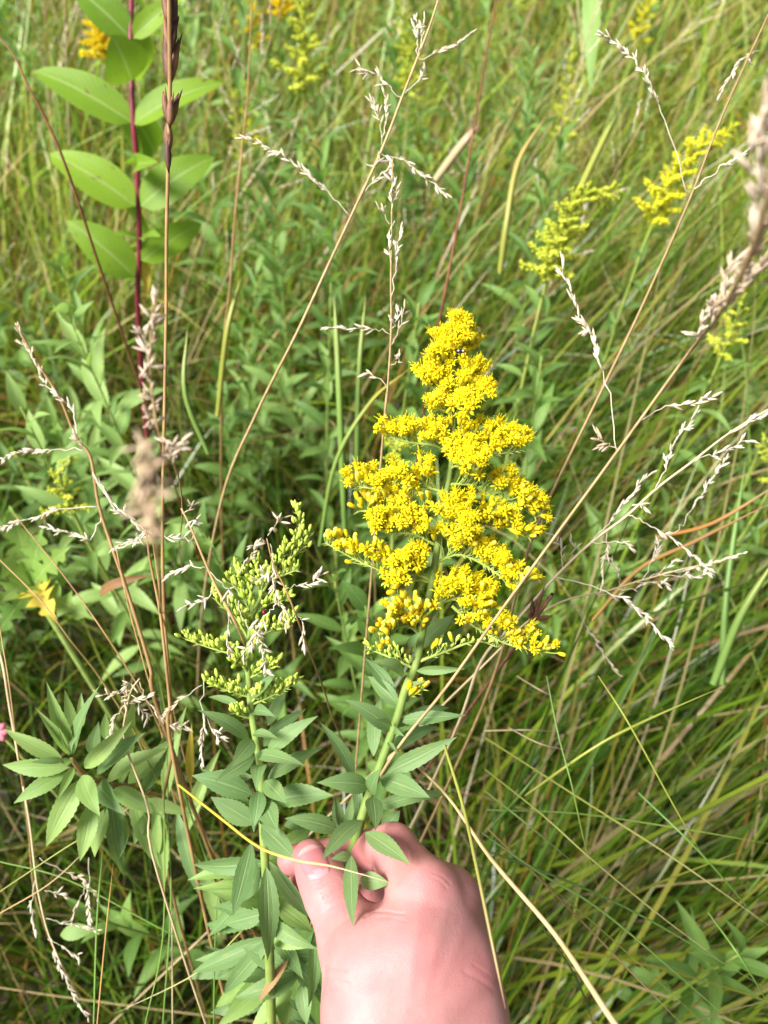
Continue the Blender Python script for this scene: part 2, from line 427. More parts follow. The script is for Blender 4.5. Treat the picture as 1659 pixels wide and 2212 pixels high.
grass('meadow_grass', 3000, area(-.1, 1.2, -1), (.25, .6), (.003, .006), (.25, .18), (.6, .4), lean_any, (3.2, 2.4, 1.2, 3, .4, 1, .5, .8), 'upright green grass with shade in its colour between the leafy weeds on the left', tone=.42)  # low tone paints the shade of the near left side into the blades
grass('far_grass', 11000, area(1.05, 2.6, 0, 1.2), (.4, .8), (.0035, .007), (.3, .2), (.7, .4), lean_mixed, (2.2, 3, 3.2, 1, 1.1, 1.8, .9, 2.8), 'mixed green and tawny meadow grass further off', segs=7, tone=1)
grass('straw_tangle', 1000, area(-.05, 1.7, 1), (.5, .95), (.0014, .0026), (.6, .3), (.9, .4), lean_mixed, (.2, .4, .8, 0, 1.5, 4, 1, .6), 'fine pale straw stems tangled through the lodged grass', segs=8)
grass('distant_grass', 6000, area(2.5, 8, 0, 1.3), (.5, .9), (.006, .010), (.25, .2), (.5, .3), lean_any, (2, 2.8, 2.6, 1, .8, 1.6, .6, 2.2), 'pale green and straw grass at the far edge of the meadow', segs=5)

# ------------------------------------------------------------------ the hand
def smin(a, b, k):
    h = np.clip(.5 + .5 * (b - a) / k, 0, 1); return b * (1 - h) + a * h - k * h * (1 - h)
def rcone(P, a, b, ra, rb):
    ba = b - a; pa = P - a; h = np.clip((pa @ ba) / (ba @ ba), 0, 1)
    return np.linalg.norm(pa - h[..., None] * ba, axis=-1) - (ra + (rb - ra) * h)
def hj(x, y, d, r=0):
    """joint in camera axes (right, up, forward) from crop coordinates"""
    X, Y = c3(x, y); return np.array([(X - 829.5) / 1659 * FW * d, (1106 - Y) / 1659 * FW * d, d]), r / 1000
BODY = [((735, 1290, .352, 24), (695, 1020, .356, 21)), ((1128, 1290, .362, 22), (1105, 1000, .362, 21.5)),
        ((920, 1290, .352, 24.5), (900, 950, .355, 22)), ((735, 1290, .352, 24), (720, 2300, .345, 25)),
        ((1128, 1290, .362, 22), (1150, 2300, .350, 26)), ((720, 2300, .345, 25), (700, 4600, .27, 30)), ((1150, 2300, .350, 26), (1250, 4600, .27, 31)),
        ((880, 980, .357, 18), (965, 600, .372, 15)), ((1000, 980, .360, 19), (1085, 640, .381, 15)),
        ((1080, 1000, .370, 18), (1150, 780, .395, 14)), ((1090, 1080, .378, 17), (1155, 920, .405, 14)),
        ((695, 1050, .358, 20), (590, 860, .372, 15.5)), ((640, 930, .372, 13), (830, 790, .377, 12))]
CHAIN = {
    'thumb': [(590, 860, .372, 15.2), (520, 735, .379, 12.2), (455, 600, .385, 11.8), (400, 500, .390, 10.2), (345, 402, .393, 8.4)],
    'index': [(965, 600, .372, 15), (880, 480, .384, 12.2), (795, 352, .396, 11.2), (570, 375, .424, 9.4), (250, 415, .424, 7.6)],
    'middle': [(1085, 640, .381, 15), (900, 490, .422, 11), (620, 590, .440, 9.5), (300, 555, .432, 7.8)],
    'ring': [(1150, 780, .395, 14), (980, 640, .442, 10.5), (700, 720, .452, 9), (450, 680, .446, 7.4)],
    'pinky': [(1155, 920, .405, 13), (1000, 800, .445, 9), (780, 850, .455, 8), (600, 820, .45, 6.8)]}
def hand_sdf(P):
    d = None
    for a, b in BODY:
        pa, ra = hj(*a); pb, rb = hj(*b); q = rcone(P, pa, pb, ra, rb)
        d = q if d is None else smin(d, q, .009)
    for key, ch in CHAIN.items():
        c = None; root = hj(*ch[0])[0]
        for a, b in zip(ch[:-1], ch[1:]):
            pa, ra = hj(*a); pb, rb = hj(*b); q = rcone(P, pa, pb, ra, rb)
            c = q if c is None else smin(c, q, .004)
        k = .0012 + .008 * np.exp(-(np.linalg.norm(P - root, axis=-1) / .022) ** 2)
        d = smin(d, c, k)
    # knuckle pads, wrinkles across the thumb joint, wrist dents
    def bump(x, y, dd, r, h):
        p = hj(x, y, dd)[0]; return h * np.exp(-(np.linalg.norm(P - p, axis=-1) / r) ** 2)
    d = d - bump(990, 560, .358, .012, .0015) - bump(1120, 650, .366, .011, .0012) + bump(720, 690, .366, .006, .0015)
    d = d + bump(425, 1040, .352, .007, .0016) - bump(640, 900, .352, .02, .0016) + bump(1060, 590, .362, .006, .0008)
    return d
CREASES = [  # (points, half width, depth mm): folds of the thumb joint, the web, the wrist; negative depth = tendon or vein
    ([(398, 560), (440, 528), (492, 512)], 5, .5), ([(405, 592), (460, 556), (520, 536)], 5, .75), ([(418, 618), (470, 588), (530, 566)], 5, .8), ([(432, 645), (486, 616), (540, 600)], 5, .6), ([(448, 672), (500, 650), (545, 640)], 5, .4),
    ([(388, 540), (425, 512)], 4, .35), ([(690, 455), (684, 520), (680, 610)], 6, 1.1), ([(752, 470), (728, 520), (716, 575)], 6, .5), ([(640, 722), (690, 690), (760, 692), (850, 705)], 7, .7), ([(700, 725), (780, 722), (860, 745)], 6, .3),
    ([(425, 1005), (470, 1000), (540, 1010)], 7, .9), ([(422, 1055), (480, 1062), (560, 1085)], 7, .7), ([(430, 1110), (520, 1130)], 7, .35), ([(1180, 1020), (1260, 1060), (1340, 1120)], 12, .4), ([(1230, 980), (1320, 1040)], 9, .3),
    ([(780, 1235), (860, 1228), (960, 1245)], 9, .3), ([(1010, 480), (1060, 500), (1100, 540)], 6, .3), ([(1000, 505), (1045, 525), (1085, 565)], 6, .3), ([(880, 330), (910, 380), (905, 430)], 6, .3), ([(850, 320), (875, 370), (870, 430)], 6, .35),
    ([(960, 600), (930, 760), (900, 960), (890, 1150)], 34, -.55), ([(1085, 660), (1050, 800), (1000, 980), (960, 1160)], 34, -.5), ([(1175, 790), (1120, 930), (1050, 1080)], 30, -.4)]
def crease(P):
    out = np.zeros(len(P)); q = np.stack([P[:, 0] / P[:, 2], P[:, 1] / P[:, 2]], 1)
    def s(x, y):
        X, Y = c3(x, y); return np.array([(X - 829.5) / 1659 * FW, (1106 - Y) / 1659 * FW])
    wob = (np.sin(q[:, 0] * 900 + q[:, 1] * 400) + np.sin(q[:, 1] * 1300 - q[:, 0] * 500)) * 1.6
    for pts, w, dep in CREASES:
        best = np.full(len(P), 1e9)
        for a, b_ in zip(pts[:-1], pts[1:]):
            a, b_ = s(*a), s(*b_); ba = b_ - a; pa = q - a; h = np.clip((pa @ ba) / (ba @ ba), 0, 1)
            best = np.minimum(best, np.linalg.norm(pa - h[:, None] * ba, axis=1) / (.4 * FW / 1659))
        out += dep * (.00052 if dep > 0 else .0004) * np.exp(-((best + (wob if w < 10 else 0) * .6) / w) ** 2)
    return out
lo = np.array([-.075, -.42, .235]); hi = np.array([.14, -.12, .475]); st = .0020
dims = np.ceil((hi - lo) / st).astype(int)
gridax = [lo[i] + st * np.arange(dims[i]) for i in range(3)]
Fg = np.empty(dims, np.float32)
for i0 in range(0, dims[0], 16):
    Xg = np.stack(np.meshgrid(gridax[0][i0:i0 + 16], gridax[1], gridax[2], indexing='ij'), -1)
    Fg[i0:i0 + 16] = hand_sdf(Xg)
ins = Fg < 0
c8_ = sum(ins[i:dims[0] - 1 + i, j:dims[1] - 1 + j, k:dims[2] - 1 + k].astype(np.int8) for i in (0, 1) for j in (0, 1) for k in (0, 1))
act = (c8_ > 0) & (c8_ < 8)
vid = -np.ones(act.shape, int); ii = np.argwhere(act); vid[act] = np.arange(len(ii))
HV = lo + (ii + .5) * st
quads = []
for ax in range(3):
    sl0 = [slice(1, -1)] * 3; sl1 = [slice(1, -1)] * 3
    sl0[ax] = slice(0, -1); sl1[ax] = slice(1, None)
    a = ins[tuple(sl0)]; b2 = ins[tuple(sl1)]
    e = np.argwhere(a != b2); off = np.array([1, 1, 1]); off[ax] = 0; e = e + off
    u, w = [(1, 2), (2, 0), (0, 1)][ax]
    du = np.eye(3, dtype=int)[u]; dw = np.eye(3, dtype=int)[w]
    q = np.stack([vid[tuple((e - du - dw).T)], vid[tuple((e - dw).T)], vid[tuple(e.T)], vid[tuple((e - du).T)]], 1)
    s_in = ins[tuple(e.T)]
    q[~s_in] = q[~s_in][:, ::-1]; quads.append(q)
quads = np.concatenate(quads); quads = quads[(quads >= 0).all(1)]
def grad(P, e=.0004):
    gq = np.stack([hand_sdf(P + np.eye(3)[i] * e) - hand_sdf(P - np.eye(3)[i] * e) for i in range(3)], 1) / (2 * e)
    return gq / (np.linalg.norm(gq, axis=1, keepdims=True) + 1e-9)
for _ in range(2):
    HV = HV - grad(HV) * hand_sdf(HV)[:, None]
# relax tangentially, project again
for _ in range(2):
    acc = np.zeros_like(HV); cnt = np.zeros(len(HV))
    for i in range(4):
        for j in (1, 3):
            np.add.at(acc, quads[:, i], HV[quads[:, (i + j) % 4]]); np.add.at(cnt, quads[:, i], 1)
    HV = np.where(cnt[:, None] > 0, acc / np.maximum(cnt, 1)[:, None], HV)
HV = HV - grad(HV) * (hand_sdf(HV))[:, None]
import bmesh                       # refine what faces the eye so that the folds are real relief
gn = grad(HV); fc = -(gn * HV / np.linalg.norm(HV, axis=1, keepdims=True)).sum(1)
bmh = bmesh.new(); bv = [bmh.verts.new(p) for p in HV]; bfs = []
for q in quads:
    try: bfs.append((bmh.faces.new([bv[i] for i in q]), q))
    except ValueError: pass
sel = [f for f, q in bfs if fc[q].max() > .02 and HV[q][:, 1].max() > -.245]
bmesh.ops.subdivide_edges(bmh, edges=list({e for f in sel for e in f.edges}), cuts=2, use_grid_fill=True)
bmh.verts.index_update()
HV = np.array([v.co for v in bmh.verts]); quads = [[v.index for v in f.verts] for f in bmh.faces]; bmh.free()
HV = HV - grad(HV) * hand_sdf(HV)[:, None]
gn = grad(HV); facing = np.clip(-(gn * HV / np.linalg.norm(HV, axis=1, keepdims=True)).sum(1), 0, 1)
HV = HV - gn * (crease(HV) * (facing > .05))[:, None]
AX = np.array([list(RGT), list(UPV), list(FWD)])
HW = HV @ AX + np.array(CAM)
hm, n, l, b, o = mat('skin')
tc = n.new('ShaderNodeTexCoord')
n1 = n.new('ShaderNodeTexNoise'); n1.inputs['Scale'].default_value = 38; n1.inputs['Detail'].default_value = 5; l.new(tc.outputs['Object'], n1.inputs['Vector'])
n3 = n.new('ShaderNodeTexNoise'); n3.inputs['Scale'].default_value = 260; n3.inputs['Detail'].default_value = 3; l.new(tc.outputs['Object'], n3.inputs['Vector'])
at = n.new('ShaderNodeAttribute'); at.attribute_name = 'flush'
cc = ramp(n, n1.outputs[0], l, [(.3, (.45, .18, .177)), (.5, (.50, .235, .222)), (.7, (.54, .295, .275))]).outputs[0]
cc = mix(n, l, at.outputs['Fac'], cc, (.46, .12, .138))
cc = mix(n, l, math_n(n, l, 'MULTIPLY', n3.outputs[0], .4), cc, (.46, .165, .16))
l.new(cc, b.inputs['Base Color']); b.inputs['Roughness'].default_value = .5; b.inputs['Specular IOR Level'].default_value = .35
b.inputs['Subsurface Weight'].default_value = .25; b.inputs['Subsurface Radius'].default_value = (.006, .0022, .0014); b.inputs['Subsurface Scale'].default_value = 1
v1 = n.new('ShaderNodeTexVoronoi'); v1.inputs['Scale'].default_value = 760; v1.feature = 'DISTANCE_TO_EDGE'; l.new(tc.outputs['Object'], v1.inputs['Vector'])
bp = n.new('ShaderNodeBump'); bp.inputs['Strength'].default_value = .4; bp.inputs['Distance'].default_value = .0005
hh = math_n(n, l, 'ADD', math_n(n, l, 'MULTIPLY', v1.outputs['Distance'], .7), math_n(n, l, 'MULTIPLY', n3.outputs[0], .6))
l.new(hh, bp.inputs['Height']); l.new(bp.outputs[0], b.inputs['Normal'])
hand_base = W(*c3(920, 1290), .352)
hme = bpy.data.meshes.new('person'); hme.from_pydata((HW - np.array(hand_base)).tolist(), [], quads); hme.materials.append(hm)
hme.polygons.foreach_set('use_smooth', [True] * len(hme.polygons))
fl = np.zeros(len(HV))
for (x, y, dd, r, h) in ((345, 402, .385, .016, .55), (250, 415, .42, .03, .6), (640, 380, .41, .018, .5), (300, 555, .43, .03, .7), (795, 352, .388, .016, .35), (990, 560, .36, .018, .22), (1120, 680, .366, .02, .25), (720, 700, .37, .012, .35), (1200, 850, .38, .03, .2), (455, 600, .376, .012, .2)):
    fl = np.maximum(fl, h * np.exp(-(np.linalg.norm(HV - hj(x, y, dd)[0], axis=1) / r) ** 2))
fa = hme.attributes.new('flush', 'FLOAT', 'POINT'); fa.data.foreach_set('value', fl.astype(np.float32))
hme.update()
hand = bpy.data.objects.new('person', hme); COL.objects.link(hand); hand.location = hand_base
tag(hand, "person's bare hand pinching a goldenrod stem between thumb and index finger", 'person')
# thumbnail: a curved plate lying on the thumb tip
nail_m = plain('nail', (.44, .17, .17), (.50, .22, .22), 60, rough=.5, spec=.18, bump=0, col_attr='tint')
nv = []; nf = []
ax0 = np.array([338., 352.]); ax1 = np.array([402., 506.]); dn = (ax1 - ax0); sd_ = np.array([dn[1], -dn[0]]) / np.linalg.norm(dn)
NU, NV_ = 12, 12
for i in range(NU + 1):
    t = i / NU
    hwid = 84 * (1 - (abs(t - .52) / .60) ** 3.2) ** .6 if abs(t - .52) < .6 else 0
    for j in range(NV_ + 1):
        s_ = j / NV_ * 2 - 1
        q = ax0 + dn * (t + .07 * (1 - s_ * s_) * (1 if t > .5 else -1) * abs(t - .5) * 2) + sd_ * hwid * s_
        X, Y = c3(*q); ray = np.array([(X - 829.5) / 1659 * FW, (1106 - Y) / 1659 * FW, 1.]); dd = .35
        for _ in range(40): dd += float(hand_sdf((ray * dd)[None])[0]) * .8
        P = ray * dd; gnn = grad(P[None])[0]
        edge = max(abs(s_), abs(t - .5) * 2 if t > .5 else 0)
        P = P + gnn * (.00055 - .0009 * max(0, edge - .75) / .25 * (1 if t > .2 else .3))
        nv.append(tuple(P @ AX + np.array(CAM)))
for i in range(NU):
    for j in range(NV_):
        a = i * (NV_ + 1) + j; nf.append((a, a + 1, a + NV_ + 2, a + NV_ + 1))
nc = []
for i in range(NU + 1):
    for j in range(NV_ + 1):
        t = i / NU; s_ = j / NV_ * 2 - 1
        nc.append((.80, .58, .54) if t < .10 else (.74, .47, .50) if t > .74 + .2 * s_ * s_ else (.64, .30, .32))
nb = MB(); nb.add(nv, nf, nc); nail = nb.build('nail', nail_m, hand, tint=True); nail['label'] = 'glossy pink thumbnail'

# ------------------------------------------------------------------ goldenrod flower heads and buds
YEL, ORA, GRN, PAL_Y = (.95, .83, .012), (.95, .69, .008), (.58, .60, .05), (.95, .84, .14)
def head_mesh(seed, openness=1.0):
    r_ = random.Random(seed); m = MB()
    # involucre: slim cup of bracts
    prof = [(0, .0005), (.0012, .0011), (.0028, .0013), (.0042, .00125)]
    v = []; f = []; cols = []
    for i, (z, rr) in enumerate(prof):
        for k in range(6):
            a = k * math.pi / 3 + i * .3; v.append((math.cos(a) * rr, math.sin(a) * rr, z))
            cols.append([(.45, .50, .05), (.60, .58, .04), (.78, .64, .02), YEL][i])
    for i in range(3):
        for k in range(6): f.append((i * 6 + k, i * 6 + (k + 1) % 6, i * 6 + 6 + (k + 1) % 6, i * 6 + 6 + k))
    m.add(v, f, cols)
    nray = r_.randint(8, 10)
    for k in range(nray):
        a = 2 * math.pi * (k + r_.uniform(-.3, .3)) / nray; L = r_.uniform(.0018, .0028) * openness; up = r_.uniform(.0001, .0012)
        dx, dy = math.cos(a), math.sin(a); w = .00042
        p0 = Vector((dx * .0009, dy * .0009, .0041)); p1 = Vector((dx * (.001 + L * .6), dy * (.001 + L * .6), .0046 + up)); p2 = Vector((dx * (.001 + L), dy * (.001 + L), .0044 + up * .6))
        sx = Vector((-dy, dx, 0))
        m.add([p0 - sx * w * .6, p0 + sx * w * .6, p1 + sx * w, p1 - sx * w, p2], [(0, 1, 2, 3), (3, 2, 4)], YEL)
    for k in range(r_.randint(5, 7)):     # disc florets with projecting styles
        a = r_.uniform(0, 6.28); rr = r_.uniform(0, .001); z1 = r_.uniform(.0050, .0062)
        bx, by = math.cos(a) * rr, math.sin(a) * rr
        c = ORA if r_.random() < .55 else YEL
        m.tube([(bx * .6, by * .6, .0038), (bx * 1.3, by * 1.3, z1)], [.00025, .00048], 4, c)
        if r_.random() < .5:
            m.tube([(bx * 1.2, by * 1.2, z1 - .0003), (bx * 1.6, by * 1.6, z1 + r_.uniform(.001, .0028))], [.00016, .00012], 3, YEL)
    return m.mesh('flower_head', M['flower'], smooth=True, tint=True)
def ybud_mesh(seed):
    r_ = random.Random(seed); m = MB(); L = r_.uniform(.0042, .0056)
    prof = [(0, .0005), (.22, .0010), (.6, .00112), (.9, .00105), (1, .0006)]; v = []; f = []; cols = []
    cs = [GRN, (.72, .62, .03), YEL, (.90, .58, .01) if seed % 2 else PAL_Y, (.88, .5, .01) if seed % 2 else PAL_Y]
    for i, (z, rr) in enumerate(prof):
        for k in range(6):
            a = k * math.pi / 3; v.append((math.cos(a) * rr, math.sin(a) * rr, z * L)); cols.append(cs[i])
    for i in range(4):
        for k in range(6): f.append((i * 6 + k, i * 6 + (k + 1) % 6, i * 6 + 6 + (k + 1) % 6, i * 6 + 6 + k))
    f.append(tuple(24 + k for k in range(6))); m.add(v, f, cols)
    return m.mesh('yellow_bud', M['flower'], smooth=True, tint=True)
def gbud_mesh(seed):
    r_ = random.Random(seed); m = MB(); L = r_.uniform(.0042, .0054)
    prof = [(0, .0006), (.2, .0011), (.45, .0013), (.78, .0009), (1, .0002)]; v = []; f = []
    for i, (z, rr) in enumerate(prof):
        for k in range(6):
            a = k * math.pi / 3; v.append((math.cos(a) * rr, math.sin(a) * rr, z * L))
    for i in range(4):
        for k in range(6): f.append((i * 6 + k, i * 6 + (k + 1) % 6, i * 6 + 6 + (k + 1) % 6, i * 6 + 6 + k))
    f.append(tuple(24 + k for k in range(6))); m.add(v, f)
    return m.mesh('bud', M['bud'], smooth=True)
HEADS = [head_mesh(i, .8 + .08 * i) for i in range(5)]; YB = [ybud_mesh(i) for i in range(4)]; GB = [gbud_mesh(i) for i in range(4)]
def orient(p, axis, spin, s):
    q = Vector(axis).to_track_quat('Z', 'Y') @ Quaternion((0, 0, 1), spin)
    return Matrix.Translation(p) @ q.to_matrix().to_4x4() @ Matrix.Diagonal((s, s, s, 1))

PENDING = []
def flower_branch(root, path, nheads, spread, types, stem_r=.0007, upw=1.0, toward=.55, mat_='stem_yellowgreen', size=1.0, from_t=.22, name='flower_branch'):
    """path: world points attach -> tip. heads stand on short pedicels on the upper and camera side.
    types: (open, yellow bud, green bud) shares; buds gather at the tip"""
    pts = spline(path, 5); m = MB(); m.tube(pts, [stem_r * 1.3, stem_r, stem_r * .5], 5)
    base = wloc(root); br = bpy.data.objects.new(name, None)
    heads = []
    Ltot = sum((pts[i + 1] - pts[i]).length for i in range(len(pts) - 1))
    for k in range(nheads):
        t = from_t + (1 - from_t) * ((k + rng.random()) / nheads)
        x = t * (len(pts) - 1); i = min(int(x), len(pts) - 2); p = pts[i].lerp(pts[i + 1], x - i)
        tg = (pts[i + 1] - pts[i]).normalized()
        up = (UPV * .75 + Vector((0, 0, .35))).normalized(); tocam = (CAM - p).normalized()
        sidev = tg.cross(tocam).normalized()
        ax = up * upw * rng.uniform(.5, 1.2) + tocam * toward * rng.uniform(.0, 1.6) + tg * rng.uniform(.0, .9) + sidev * rng.uniform(-.7, .7) * .6
        ax = (ax + Vector((rng.gauss(0, .25), rng.gauss(0, .25), rng.gauss(0, .25)))).normalized()
        ped = spread * (rng.uniform(.25, 1.0)) * (1.15 - .6 * t) 
        q = p + (ax * .8 + up * .35 * upw + Vector((rng.gauss(0, .25), rng.gauss(0, .25), rng.gauss(0, .25)))).normalized() * ped
        mid = p.lerp(q, .5) + tg * ped * .15
        m.tube([p, mid, q], [stem_r * .5, stem_r * .42, stem_r * .5], 3, cap=False)
        if rng.random() < .3:      # bract
            bt = p + (tg * .6 + sidev * rng.choice((-1, 1)) * .6 + ax * .3).normalized() * .004
            m.add([p - ax * .0002, p + ax * .0004 + tg * .0008, bt], [(0, 1, 2)])
        r = rng.random(); o_, y_, g_ = types
        if t > .86 and o_ < .95: r = min(.999, r + .35)
        kind = 'o' if r < o_ else ('y' if r < o_ + y_ else 'g')
        heads.append((kind, q, ax))
    bo = m.build(name, M[mat_], root)
    if name == 'flower_branch': PENDING.extend((bo, size) + h_ for h_ in heads if h_[0] == 'o'); heads = [h_ for h_ in heads if h_[0] != 'o']
    for kind, q, ax in heads:
        if kind == 'o': place('flower_head', rng.choice(HEADS), bo, orient(q - ax * .0006, ax, rng.uniform(0, 6), size * rng.uniform(.85, 1.15)))
        elif kind == 'y': place('yellow_bud', rng.choice(YB), bo, orient(q - ax * .0004, ax, rng.uniform(0, 6), (size * .3 + .75) * rng.uniform(.8, 1.1)))
        else: place('bud', rng.choice(GB), bo, orient(q - ax * .0004, ax, rng.uniform(0, 6), (size if name == 'bud_branch' else .72) * rng.uniform(.55, 1.2)))
    return bo

# ---- the flowering goldenrod held in the hand
DA = .412
def A(x, y, d=DA): return W(*c1(x, y), d)
stemA = [W(700, 2500, .60), W(722, 2050, .445), W(752, 1880, .414), W(768, 1815, .408)] + [W(*c2(x, y), .408) for x, y in ((1040, 1540), (1110, 1350), (1190, 1130), (1240, 960))] + \
        [A(x, y) for x, y in ((745, 2180), (800, 1900), (855, 1600), (890, 1350), (937, 1100), (965, 900), (972, 700), (985, 500), (995, 300), (1000, 200))]
rootA = Vector((stemA[0].x - .03, stemA[0].y + .03, 0))
gA = thing('goldenrod', 'tall goldenrod in full bright yellow bloom with its stem pinched by the hand', 'flower', rootA)
m = MB(); ps = spline([rootA, rootA.lerp(stemA[0], .5) + Vector((.02, 0, 0))] + stemA, 6)
nps = len(ps) - 1; m.tube(ps, [np.interp(i / nps, [0, .15, .3, .45, .6, .8, 1], [.0040, .0032, .0022, .0021, .0019, .0012, .0006]) for i in range(nps + 1)], 8); m.build('stem', M['stem_green'], gA)
BR = [  # path (crop 1), depth offset at tip, heads, spread mm, types
    ([(995, 330), (1000, 230), (1005, 190)], -.004, 20, 7, (1, 0, 0)),
    ([(990, 400), (930, 330), (890, 240)], -.002, 9, 6, (1, 0, 0)),
    ([(990, 430), (920, 410), (860, 370)], -.008, 10, 6, (1, 0, 0)),
    ([(990, 400), (1040, 330), (1060, 250)], .004, 10, 6, (1, 0, 0)),
    ([(985, 560), (880, 520), (790, 490)], -.004, 15, 7, (1, 0, 0)),
    ([(985, 540), (1050, 500), (1120, 450)], -.003, 14, 7, (1, 0, 0)),
    ([(982, 640), (1080, 590), (1160, 580)], -.004, 14, 7, (1, 0, 0)),
    ([(975, 690), (920, 660), (860, 640)], -.006, 9, 6, (1, 0, 0)),
    ([(978, 690), (1020, 650), (1060, 660)], -.012, 9, 6, (1, 0, 0)),
    ([(960, 930), (870, 870), (720, 850), (580, 815)], -.004, 24, 8, (.96, .04, 0)),
    ([(965, 900), (1100, 905), (1250, 915), (1370, 890)], -.002, 26, 10, (1, 0, 0)),
    ([(955, 1010), (980, 990), (1040, 1000), (1120, 1010)], -.020, 26, 9, (1, 0, 0)),
    ([(920, 1150), (760, 1110), (560, 1130), (360, 1110)], -.004, 26, 9, (.8, .2, 0)),
    ([(940, 1100), (1080, 1105), (1240, 1190), (1360, 1230), (1470, 1300)], .002, 34, 11, (.8, .2, 0)),
    ([(905, 1270), (720, 1230), (560, 1260), (400, 1260)], .004, 22, 8, (.6, .4, 0)),
    ([(895, 1340), (1080, 1330), (1280, 1360), (1430, 1420)], .004, 24, 8, (.75, .25, 0)),
    ([(870, 1470), (740, 1400), (600, 1390), (500, 1360)], -.010, 26, 9, (.97, .03, 0)),
    ([(838, 1690), (650, 1650), (420, 1570), (200, 1450)], -.002, 30, 10, (.3, .65, .05)),
    ([(840, 1680), (740, 1640), (660, 1680), (640, 1760)], -.012, 26, 9, (.8, .2, 0)),
    ([(905, 1400), (960, 1330), (1010, 1360), (1060, 1420)], -.018, 24, 9, (.95, .05, 0)),
    ([(870, 1570), (1000, 1520), (1150, 1580), (1250, 1650), (1360, 1710)], -.008, 34, 10, (.7, .3, 0)),
    ([(800, 1880), (950, 1790), (1060, 1790), (1200, 1830)], -.004, 22, 9, (.85, .15, 0)),
    ([(960, 1830), (1110, 1960), (1300, 2060), (1530, 2110)], -.006, 34, 10, (.5, .45, .05)),
    ([(765, 2000), (700, 1950), (620, 1970), (550, 2060)], -.014, 34, 12, (.14, .84, .02)),
    ([(770, 1990), (780, 1930), (760, 1880)], -.012, 12, 9, (.1, .9, 0)),
    ([(770, 2160), (940, 2095), (1110, 2040), (1240, 2080)], .006, 12, 5, (0, .25, .75)),
    ([(740, 2210), (640, 2160), (520, 2110), (460, 2090)], .004, 12, 5, (0, 0, 1)),
    ([(690, 2400), (720, 2370), (790, 2330)], -.004, 14, 5, (0, .8, .2)),
]
for path, dz, nh, sp, ty in BR:
    k = len(path) - 1
    flower_branch(gA, [A(x, y, DA + dz * i / k) for i, (x, y) in enumerate(path)], int(nh * 2.3), sp * .001 * 1.6, ty, from_t=.08, size=1.04)
PENDING.sort(key=lambda h_: (h_[3] - CAM).length)      # the 300 open heads nearest the eye are parts; those behind are one mass
for bo, size, kind, q, ax in PENDING[:300]:
    place('flower_head', rng.choice(HEADS), bo, orient(q - ax * .0006, ax, rng.uniform(0, 6), size * rng.uniform(.85, 1.15)))
if len(PENDING) > 300:
    m = MB()
    for bo, size, kind, q, ax in PENDING[300:]:
        hme_ = rng.choice(HEADS); mw = orient(q - ax * .0006, ax, rng.uniform(0, 6), size * rng.uniform(.85, 1.15))
        cl = [tuple(c_.color[:3]) for c_ in hme_.color_attributes['tint'].data]
        m.add([mw @ v_.co for v_ in hme_.vertices], [tuple(p_.vertices) for p_ in hme_.polygons], cl)
    mo = m.build('flower_mass', M['flower'], gA, tint=True); mo['kind'] = 'stuff'

def pleaf(par, cv, base, tip, w, d0, d1, kind='leaf', roll=None, name='leaf'):
    b0 = W(*cv(*base), d0); t0 = W(*cv(*tip), d1); sc = {c2: .44, c3: .4, c5: .3549, c6: .36}.get(cv, 1)
    return leaf(par, kind, b0, t0, w * sc * pm((d0 + d1) / 2) * (1.12 if cv is c6 else 1.05 if cv is c5 else 1.04), rng.uniform(-.35, .35) if roll is None else roll, name=name)
LA2 = [((1230, 905), (1070, 832), 95, .408, .395), ((1290, 880), (1530, 870), 48, .41, .40), ((1205, 1060), (1050, 900), 80, .41, .42), ((1190, 1000), (1032, 812), 70, .412, .425),
       ((1270, 790), (1480, 600), 85, .42, .44), ((1330, 850), (1525, 660), 60, .42, .45), ((1165, 1175), (950, 1018), 95, .408, .40), ((1205, 1125), (1530, 1098), 72, .41, .40),
       ((1190, 1160), (1460, 1045), 66, .412, .43), ((1080, 1300), (1110, 1000), 75, .42, .44), ((1120, 1300), (1400, 1150), 66, .412, .43), ((1120, 1390), (1490, 1205), 90, .408, .40),
       ((985, 1410), (828, 1130), 75, .42, .415), ((1060, 1445), (815, 1425), 105, .406, .39), ((1065, 1480), (1110, 1365), 85, .405, .39), ((1110, 1405), (1355, 1500), 110, .405, .385),
       ((1080, 1560), (1480, 1475), 92, .408, .41), ((1075, 1500), (1090, 1660), 95, .404, .382), ((1010, 1640), (1010, 1420), 60, .425, .43), ((905, 1660), (890, 1490), 52, .43, .43),
       ((1170, 1150), (1090, 1120), 40, .405, .395), ((1180, 1180), (1230, 1200), 30, .405, .395), ((1150, 1230), (1200, 1290), 26, .405, .395), ((1240, 960), (1330, 930), 26, .408, .40), ((1250, 760), (1310, 690), 40, .41, .40)]
LA3 = [((625, 200), (410, 405), 100, .404, .378), ((645, 265), (885, 432), 105, .384, .358), ((500, 255), (215, 185), 100, .41, .40), ((515, 240), (480, 60), 55, .42, .42),
       ((545, 230), (575, 70), 50, .42, .42), ((570, 390), (577, 772), 92, .378, .352), ((615, 520), (775, 540), 95, .376, .37), ((575, 395), (465, 405), 60, .385, .378), ((735, 255), (835, 145), 85, .415, .42)]
for a in LA2: pleaf(gA, c2, *a)
for a in LA3: pleaf(gA, c3, *a)

